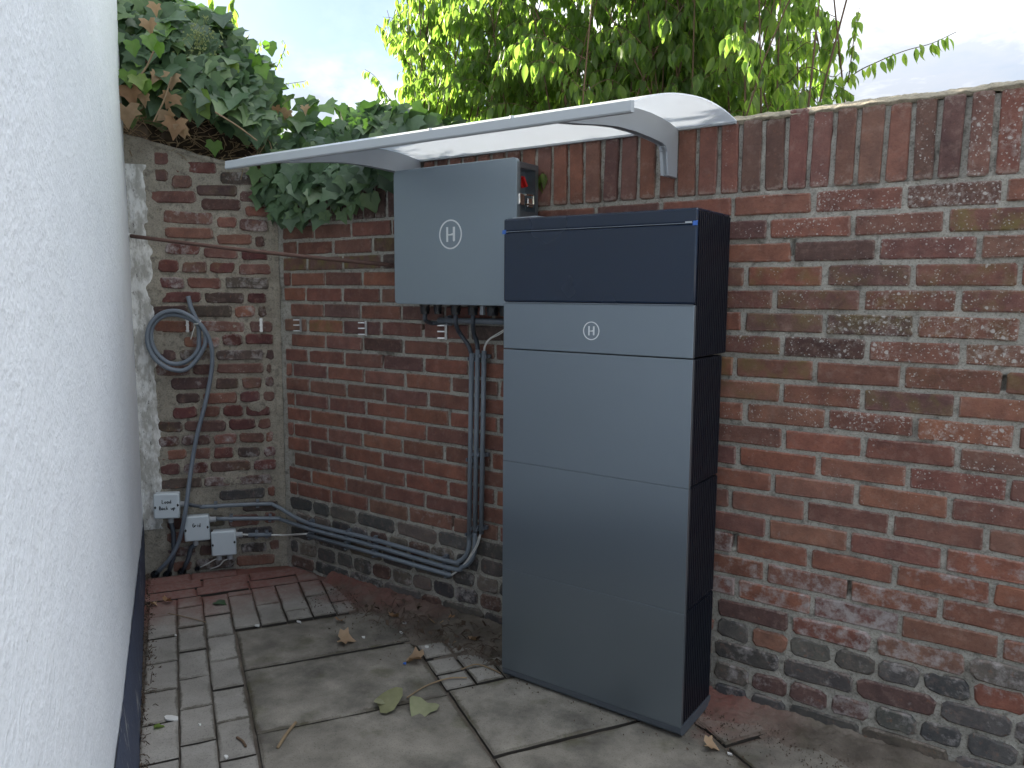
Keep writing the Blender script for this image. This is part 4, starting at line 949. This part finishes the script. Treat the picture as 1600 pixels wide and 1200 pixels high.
def inpic(q, m=10):
    x, y, z = proj(q); return z > 0 and -m < x < 1600 + m and -m < y < 1200 + m
rv = lambda a: Vector((random.uniform(-a, a), random.uniform(-a, a), random.uniform(-a, a)))
TOC = (CAM - Vector((0, 0.2, 1.9))).normalized()

# ---------------- ivy over the end wall and the wall corner
ivy = thing('ivy', eb(0.25, 0, -0.35), 'dark green ivy mound with dead brown leaves above the short wall beside the house', 'ivy')
IV = Leaves()
def top_h(e):    # silhouette of the mound along the end wall (e<0: past the corner)
    T = [(-0.95, 1.86), (-0.62, 1.93), (-0.52, 1.98), (-0.36, 2.00), (-0.25, 1.95), (-0.13, 1.90), (-0.06, 2.00), (-0.006, 2.17), (0.07, 2.29), (0.2, 2.41), (0.36, 2.45), (0.6, 2.62), (1.2, 2.7)]
    for a, b in zip(T, T[1:]):
        if a[0] <= e <= b[0]: return a[1] + (b[1] - a[1]) * (e - a[0]) / (b[0] - a[0])
    return T[0][1]
def bot_h(e):
    T = [(-0.95, 1.72), (-0.2, 1.72), (0.0, 1.80), (0.1, 1.88), (0.25, 1.97), (0.35, 2.0), (0.45, 1.98), (0.6, 1.97), (1.2, 1.9)]
    for a, b in zip(T, T[1:]):
        if a[0] <= e <= b[0]: return a[1] + (b[1] - a[1]) * (e - a[0]) / (b[0] - a[0])
    return 1.75
def ivy_leaf(q, nrm, size=None, pr=None, droop=1.0):
    size = size or random.choice((0.05, 0.07, 0.085, 0.10, 0.115, 0.095))
    tip = Vector((0, 0, -droop)) + nrm * random.uniform(0.05, 0.6) + rv(0.55)
    IV.add(q, tip, nrm + rv(0.45) + ZW * 0.25, size, pr or PI_)
for _ in range(1000):
    e = random.uniform(-0.62, 0.75); h0, h1 = bot_h(e), top_h(e); f = random.random(); z = h0 + (h1 - h0) * f
    bulge = 0.16 * math.sin(math.pi * min(1, 0.25 + f * 0.75)) - 0.20 * f
    depth = random.random() ** 2.2 * 0.35
    if e < 0: bulge = -0.02 - 0.14 * f
    if e < -0.02:  # along the top of the long wall, over its crest
        base = Vector((-e * 1.10 - 0.02, 0.02 - 0.04 + 0.20 * f + depth * 0.8, z))
        if base.y < 0.0 and z < 1.73: continue
        ivy_leaf(base, Vector((0.25, -0.8, 0.35)))
    else:
        q = eb(e, z, bulge - depth); ivy_leaf(q, EWD + ZW * (0.3 + f) , pr=PN_ if random.random() < 0.05 else None)
for _ in range(420):     # top and back of the mound
    e = random.uniform(-0.6, 0.8); z = top_h(e) - random.uniform(0.0, 0.10); q = eb(e, z - 0.1 * random.random(), -random.uniform(0.1, 0.8)); 
    if e < 0: q = Vector((-e * 1.1, random.uniform(0.1, 0.45), z - random.random() * 0.06))
    ivy_leaf(q, ZW + rv(0.5))
for _ in range(170):     # strands hanging over the face of the long wall below the canopy
    x = random.uniform(-0.05, 0.72); lowz = 1.70 - (0.17 if x < 0.45 else 0.17 - (x - 0.45) * 0.45) + 0.06 * nz((x, 0, 0), 9, 3); lowz = max(lowz, 1.53)
    z = random.uniform(lowz, 1.76); q = Vector((x, -0.012 - random.random() * 0.05, z)); ivy_leaf(q, Vector((0.3, -1, 0.2)), random.choice((0.05, 0.06, 0.075, 0.085)))
for px, py, s in ((405, 275, .085), (423, 305, .08), (437, 335, .075), (455, 270, .08), (492, 312, .07), (497, 262, .075), (510, 285, .06), (530, 280, .07), (420, 262, .09), (470, 300, .06), (450, 318, .065), (388, 300, .05)):
    ivy_leaf(onA(px, py - 12, 0.06), Vector((0.35, -1, 0.15)), s, None, 1.6)
IV.add(onA(552, 288, 0.03), (0.1, 0, -1), (0.3, -1, 0.2), 0.045, PN_)
for px, py, s in ((205, 150, .10), (197, 178, .11), (228, 160, .07), (270, 130, .075), (268, 160, .085), (262, 185, .09), (275, 200, .10), (285, 210, .08), (243, 128, .06), (232, 45, .07), (245, 20, .06), (222, 140, .06), (395, 190, .06), (430, 180, .05), (450, 185, .06), (475, 180, .045)):
    IV.add(onE(px, py - 14, 0.15 if px < 300 else -0.02), Vector((random.uniform(-.4, .4), 0, -1)) + rv(0.3), EWD + rv(0.6), s * 0.78, PD_)
for px, py in ((205, 70), (230, 62), (200, 118), (226, 130), (250, 72), (213, 125), (335, 228), (328, 108), (400, 95), (408, 110), (420, 72)):
    IV.add(onE(px, py - 8, 0.18 if px < 300 else 0.0), Vector((random.uniform(-.5, .5), 0, -1)), EWD + ZW * 0.6 + rv(0.3), 0.065, PN_)
IV.emit(ivy, 290, M['ivy'], 'leaf_mass', lambda l: (0 if inpic(l[0]) else 1, (l[0] - CAM).length + random.uniform(0, 0.15)))
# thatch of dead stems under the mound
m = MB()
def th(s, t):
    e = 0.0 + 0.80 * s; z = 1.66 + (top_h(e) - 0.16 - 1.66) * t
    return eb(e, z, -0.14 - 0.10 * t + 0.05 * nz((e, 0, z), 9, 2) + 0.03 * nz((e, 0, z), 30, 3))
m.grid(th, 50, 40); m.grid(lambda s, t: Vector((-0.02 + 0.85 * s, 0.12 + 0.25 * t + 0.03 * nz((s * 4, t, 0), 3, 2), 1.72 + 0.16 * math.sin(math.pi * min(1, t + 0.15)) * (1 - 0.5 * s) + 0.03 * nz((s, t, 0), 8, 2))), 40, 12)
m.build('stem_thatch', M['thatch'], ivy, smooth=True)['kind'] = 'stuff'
m = MB()
for _ in range(420):
    e = random.uniform(0.0, 0.62); z = random.uniform(1.73, bot_h(e) + 0.10); q = eb(e, z, random.uniform(-0.16, 0.0)); d = (EWN * random.uniform(-1, 1) + ZW * random.uniform(-0.8, 0.5) + EWD * random.uniform(-0.2, 0.5)) * random.uniform(0.04, 0.11)
    m.tube([q, q + d * 0.5 + rv(0.008), q + d], random.uniform(0.0008, 0.002), 4, cap=False)
m.build('dead_stems', M['twig'], ivy)['kind'] = 'stuff'
for a, b in (((240, 80), (212, 128)), ((336, 175), (402, 220)), ((268, 120), (240, 190))):
    m = MB(); m.tube(spline([onE(*a, 0.19), onE((a[0] + b[0]) / 2 + 3, (a[1] + b[1]) / 2, 0.18), onE(*b, 0.17)], 4), 0.0035, 6); m.build('stem', M['twig'], ivy)
m = MB()
for _ in range(70):
    c = onE(random.gauss(313, 14), random.gauss(62, 16), 0.05); m.tube([c, c + (rv(0.02) + ZW * 0.012)], 0.0012, 4); q = c + rv(0.016) + ZW * 0.01
    m.tube([q - ZW * 0.003, q, q + ZW * 0.003], 0.0036, 5)
m.build('flower_umbels', M['blossom'], ivy)['kind'] = 'stuff'

# ---------------- leafy shrub behind the long wall
shrub = thing('shrub', (1.1, 1.0, 0), 'big leafy shrub with drooping bright green pointed leaves rising behind the brick wall', 'shrub')
SH = Leaves(); stems, twigs = MB(), MB()
def shr_leaf(q, dirn, s=None):
    side = rv(1.0); side.z = 0
    tip = side * 0.5 + Vector((0, 0, -0.9)) + dirn * 0.25; nrm = side * 0.9 + ZW * 0.5 + rv(0.4)
    SH.add(q, tip, nrm, s or random.uniform(0.038, 0.072), PS_)
def branch(path, r, step, drop=0.0, mb=None, s=None, start=0.1):
    P = spline(path, 6); (mb or twigs).tube(P, r, 5, cap=False, r2=r * 0.4); acc = 0; tot = sum((b - a).length for a, b in zip(P, P[1:])); run = 0
    for a, b in zip(P, P[1:]):
        L = (b - a).length; run += L; acc += L
        if run / tot < start: continue
        while acc > step:
            acc -= step; q = a.lerp(b, random.random()); d = (b - a).normalized()
            for _ in range(2): shr_leaf(q + rv(0.008), d, s)
SIL = [(-0.05, 0.0), (0.0, 0.0)]
def ok(q):
    x, y, z = proj(q)
    lim_l = 640 - max(0, min(1, (200 - y) / 120)) * 45; lim_r = 1335 - max(0, 150 - y) * 0.32
    return lim_l < x < lim_r
ns = 0
while ns < 125:
    y0 = random.uniform(0.38, 1.05); x0 = random.uniform(-0.9, 2.35)
    lean = Vector((random.gauss(0, 0.22), random.gauss(0, 0.12), 0)); H = random.uniform(2.1, 3.5)
    P = [Vector((x0, y0, 0.0)), Vector((x0, y0, 1.0)) + lean * 0.4, Vector((x0, y0, 1.9)) + lean * 1.0, Vector((x0, y0, H)) + lean * 2.0]
    if any(not ok(P[2].lerp(P[3], f)) for f in (0, 0.25, 0.5, 0.75, 1.0) if proj(P[2].lerp(P[3], f))[1] > -40): continue
    ns += 1; stems.tube(spline(P, 5), random.uniform(0.004, 0.008), 6, cap=False, r2=0.0015)
    SPL = spline(P, 12)
    for _ in range(int(20 * H / 2.5)):
        k = random.randrange(len(SPL) // 2 - 6, len(SPL)); q = SPL[k]
        if q.z < 1.45: continue
        d = Vector((random.gauss(0, 1), random.gauss(0, 1), random.uniform(0.1, 1.1))).normalized(); L = random.uniform(0.14, 0.34)
        e = q + d * L + Vector((0, 0, -L * 0.25))
        if not ok(e): continue
        branch([q, q + d * L * 0.55 + ZW * 0.015, e], 0.0014, 0.022)
Y6 = lambda px, py, y=0.55: hit(px, py, (0, y, 0), (0, 1, 0))
for pth in ([(1300, 160), (1332, 118), (1375, 95), (1415, 79), (1455, 68), (1494, 50)], [(1325, 130), (1333, 70), (1336, 45), (1343, 12)], [(1240, 60), (1262, 25), (1288, 28)], [(1215, 110), (1252, 72), (1275, 62)], [(1250, 160), (1290, 128), (1335, 150)], [(1230, 130), (1262, 105), (1300, 120), (1318, 110)],
            [(640, 190), (612, 160), (588, 122), (570, 108)], [(650, 120), (620, 70), (600, 48), (588, 38)], [(640, 60), (622, 20), (618, -10)], [(650, 200), (610, 175), (590, 150), (600, 140)]):
    branch([Y6(*q) for q in pth], 0.0022, 0.021, s=0.046, start=0.12)
SH.L = [l for l in SH.L if l[0].z > 1.3]
SH.emit(shrub, 290, M['shrub'], 'foliage', lambda l: (0 if inpic(l[0], 0) else 1, (l[0] - CAM).length + random.uniform(0, 0.25)))
stems.build('stem_cluster', M['bark'], shrub, smooth=True)['kind'] = 'stuff'; twigs.build('twigs', M['bark'], shrub)['kind'] = 'stuff'
# ---------------- thin sapling sprig above the ivy
sap = thing('sapling', Vector((-0.45, 0.55, 0)), 'thin bare sapling shoot with a few round leaves poking up behind the ivy', 'sapling')
SH = Leaves(); twigs = MB()
s0 = hit(350, 70, (0, 0.35, 0), EWD); s0 = onE(350, 70, -0.35)
branch([Vector((s0.x, s0.y, 0)), Vector((s0.x, s0.y, 1.5)), s0, onE(361, 30, -0.35), onE(368, -30, -0.35)], 0.004, 0.026, s=0.066, start=0.84)
branch([onE(352, 80, -0.35), onE(338, 50, -0.35), onE(333, 15, -0.35), onE(330, -10, -0.35)], 0.002, 0.024, s=0.062)
for pth in ([(390, 100), (402, 80), (408, 62)], [(430, 110), (445, 75), (442, 62)], [(440, 132), (470, 128), (478, 126)]): branch([onE(*q, -0.30) for q in pth], 0.0016, 0.018, s=0.026)
SH.emit(sap, 300, M['shrub'], 'foliage', lambda l: (l[0] - CAM).length); twigs.build('stem', M['bark'], sap)

# ------------------------------------------------------------------ litter on the ground
def ground_leaf(px, py, size, pr, label, rot, cat='leaf', tilt=0.35, z=0.012, name='fallen_leaf'):
    q = onG(px, py, z); a = R(rot); tip = Vector((math.cos(a), math.sin(a), random.uniform(-0.05, 0.15))); me, m = random.choice(pr)
    o = bpy.data.objects.new(name, me); COL.objects.link(o); fr = frame(tip, ZW + rv(tilt)); M4 = fr.to_4x4() @ Matrix.Diagonal((size, size, size, 1)); M4.translation = q; o.matrix_world = M4
    return tag(o, label, cat, 'fallen leaves on the paving')
ground_leaf(530, 1000, 0.066, PD_, 'tan dry leaf lying on the dark slab in front of the short wall', 40)
ground_leaf(530, 970, 0.034, PD_, 'small pinkish dry leaf just beyond the tan leaf on the dark slab', 120)
ground_leaf(658, 1030, 0.070, PD_, 'pinkish brown folded leaf on the slab edge left of the cabinet foot', 210)
ground_leaf(1102, 1163, 0.040, PD_, 'small orange brown leaf by the front right foot of the cabinet', 20)
ground_leaf(622, 1100, 0.085, PF_, 'faded grey green crumpled leaf, left of the pair in the foreground', 190, tilt=0.5, z=0.02)
ground_leaf(607, 1098, 0.075, PF_, 'faded leaf curled against the left leaf of the foreground pair', 150, tilt=0.6, z=0.018)
ground_leaf(668, 1098, 0.090, PF_, 'flat pale grey green leaf, right of the pair in the foreground', 285, tilt=0.15, z=0.008)
ground_leaf(336, 941, 0.055, PI_, 'small green leaf lying on the red dusted pavers', 20, tilt=0.1, z=0.006)
ground_leaf(240, 1137, 0.030, PN_, 'tiny fresh green leaf on the pavers beside the white chip', 60, tilt=0.2, z=0.006)
ground_leaf(258, 940, 0.032, PD_, 'small brown curled leaf on the red dusty pavers by the plinth', 100); ground_leaf(237, 943, 0.026, PD_, 'tiny dark leaf against the navy plinth', 30)
ground_leaf(735, 1000, 0.040, PD_, 'orange scrap of leaf left of the cabinet', 60); ground_leaf(682, 975, 0.045, PD_, 'pale brown leaf in the soil at the wall foot', 140); ground_leaf(612, 964, 0.040, PD_, 'tan leaf scrap in the soil farther left', 80); ground_leaf(700, 968, 0.036, PD_, 'reddish leaf scrap in the soil nearest the cabinet', 10)
def twig(pts, r, label, name='twig', mat='twig'):
    m = MB(); m.tube(spline([onG(x, y, r + 0.002 + 0.004 * random.random()) for x, y in pts], 5), r, 6); tag(m.build(name, M[mat], smooth=True), label, 'twig', 'twigs on the paving')
twig([(636, 1090), (665, 1072), (700, 1060), (730, 1059)], 0.0024, 'long pale leaf stalk lying from the faded leaves towards the cabinet'); twig([(720, 1046), (745, 1038), (770, 1046), (782, 1052)], 0.0022, 'pale stalk ending at the cabinet foot')
twig([(658, 968), (690, 975), (715, 974), (735, 968)], 0.0022, 'curved pale stalk in the soil by the wall'); twig([(708, 1004), (725, 998), (742, 996)], 0.0022, 'short pale stalk ending in an orange leaf scrap')
twig([(462, 1129), (448, 1146), (434, 1168)], 0.0045, 'stout olive stick lying on the near slab'); twig([(262, 958), (290, 964), (322, 972)], 0.0014, 'fine pale straw on the red pavers'); twig([(647, 945), (652, 962), (655, 980)], 0.0025, 'short curved stalk upright in the soil')
twig([(370, 1152), (379, 1158), (384, 1166)], 0.0035, 'small brown curled pod on the third paver column', 'seed_pod', 'dead' if False else 'bark')
def chip(px, py, w_, l_, label, name='paint_chip', mat='chipw', rot=0.0):
    q = onG(px, py, 0.001); m = MB(); n = 7; X = Vector((math.cos(rot), math.sin(rot), 0)); Y = Vector((-math.sin(rot), math.cos(rot), 0)); pts = []
    for i in range(n):
        a = 2 * math.pi * i / n; k_ = random.uniform(0.7, 1.1); pts.append(q + X * (l_ / 2 * k_ * math.cos(a)) + Y * (w_ / 2 * k_ * math.sin(a)) + ZW * random.uniform(0, 0.004))
    m.prism(pts, (0, 0, 0.004)); return tag(m.build(name, M[mat]), label, 'chip', 'chips lying on the ground')
chip(267, 1124, 0.024, 0.058, 'large white paint chip on the pavers beside the navy plinth', rot=0.3); chip(402, 979, 0.014, 0.022, 'bluish white pebble at the head of the slabs'); chip(467, 973, 0.009, 0.024, 'thin white sliver at the slab edge right of the pebble'); chip(568, 997, 0.012, 0.016, 'white chip right of the tan leaf')
chip(275, 994, 0.008, 0.014, 'tiny white chip between the first two paver columns'); chip(667, 1012, 0.014, 0.018, 'pale stone chip at the corner of the soil patch'); chip(627, 990, 0.012, 0.02, 'pale stone chip on the soil by the slab'); chip(632, 975, 0.010, 0.02, 'second pale stone chip deeper in the soil'); chip(354, 1185, 0.010, 0.016, 'white chip on the near third column paver'); chip(312, 1134, 0.008, 0.012, 'white speck on the second paver column')
chip(632, 1038, 0.010, 0.012, 'tiny blue plastic bit on the slab', 'plastic_bit', 'tape'); chip(1140, 1180, 0.008, 0.016, 'white chip on the soil right of the cabinet')
# soil heaped along the foot of the long wall, and rubbish along the plinth: nobody could count the bits
soil = MB()
def soilf(s, t):
    x = 0.30 + 3.6 * s
    wdt = 0.26 if 0.75 < x < 1.40 else (0.06 + 0.20 * max(0, min(1, (x - 0.35) / 0.4)) if x <= 0.75 else 0.17 + 0.05 * nz((x, 0, 0), 4, 2))
    y = -wdt * t * (1 + 0.28 * nz((x, 0, 0), 10, 7)) - 0.001
    z = 0.030 * (1 - t) ** 1.4 + 0.012 * nz((x, y, 0), 18, 3) * (1 - t) + 0.006 * nz((x, y, 0), 60, 5) * (1 - t) + 0.004 * nz((x, y, 0), 130, 9) * (1 - t * 0.5) - 0.004 * t - 0.001
    return Vector((x, y, z))
soil.grid(soilf, 520, 40); tag(soil.build('soil_strip', M['soil'], smooth=True), 'strip of dark soil and brick dust heaped along the foot of the long wall', 'soil', kind='stuff')
deb = MB()
def crumb(q, s):
    vs = [q + Vector((random.uniform(-s, s), random.uniform(-s, s), z * s)) for z in (0, 0, 0, 1.2)]; deb.add(vs, [(0, 1, 2), (0, 1, 3), (1, 2, 3), (0, 2, 3)])
for _ in range(1300):
    u = random.uniform(-0.1, 3.6); bb = Vector((NB0.x, NB0.y, 0)).lerp(Vector((NB1.x, NB1.y, 0)), u / 1.45 ); crumb(bb + FLV * abs(random.gauss(0, 0.016)), random.uniform(0.0015, 0.006))
for _ in range(5200):
    x = random.uniform(0.40, 3.2); y = -abs(random.gauss(0, 0.13)) - 0.01; crumb(Vector((x, y, 0.004)), random.uniform(0.001, 0.0045))
for _ in range(170):
    x = random.uniform(0.7, 1.38); y = -random.uniform(0.02, 0.26); q = Vector((x, y, 0.012)); d = Vector((random.gauss(0, 1), random.gauss(0, 1), random.uniform(0, 0.5))).normalized() * random.uniform(0.015, 0.05)
    deb.tube([q, q + d * 0.5 + ZW * 0.006, q + d], 0.0011, 4, cap=False)
for _ in range(90):
    u = random.uniform(0.2, 3.0); q = Vector((NB0.x, NB0.y, 0)).lerp(Vector((NB1.x, NB1.y, 0)), u / 1.45) + FLV * random.uniform(0.004, 0.03); d = Vector((random.gauss(0, 1), random.gauss(0, 1), random.uniform(0, 0.6))).normalized() * random.uniform(0.01, 0.04)
    deb.tube([q, q + d * 0.5 + ZW * 0.006, q + d], 0.0011, 4, cap=False)
for _ in range(60):
    x = random.uniform(0.62, 1.39); y = -random.uniform(0.02, 0.24); q = Vector((x, y, 0.014 + 0.02 * random.random())); a1 = rv(1).normalized() * random.uniform(0.006, 0.018); a2 = rv(1).normalized() * random.uniform(0.005, 0.012)
    deb.add([q - a1, q + a2, q + a1, q - a2 + ZW * 0.004], [(0, 1, 2), (0, 2, 3)])
tag(deb.build('debris', M['debris']), 'crumbs, dry stalks and dirt along the plinth and the wall foot', 'debris', kind='stuff')
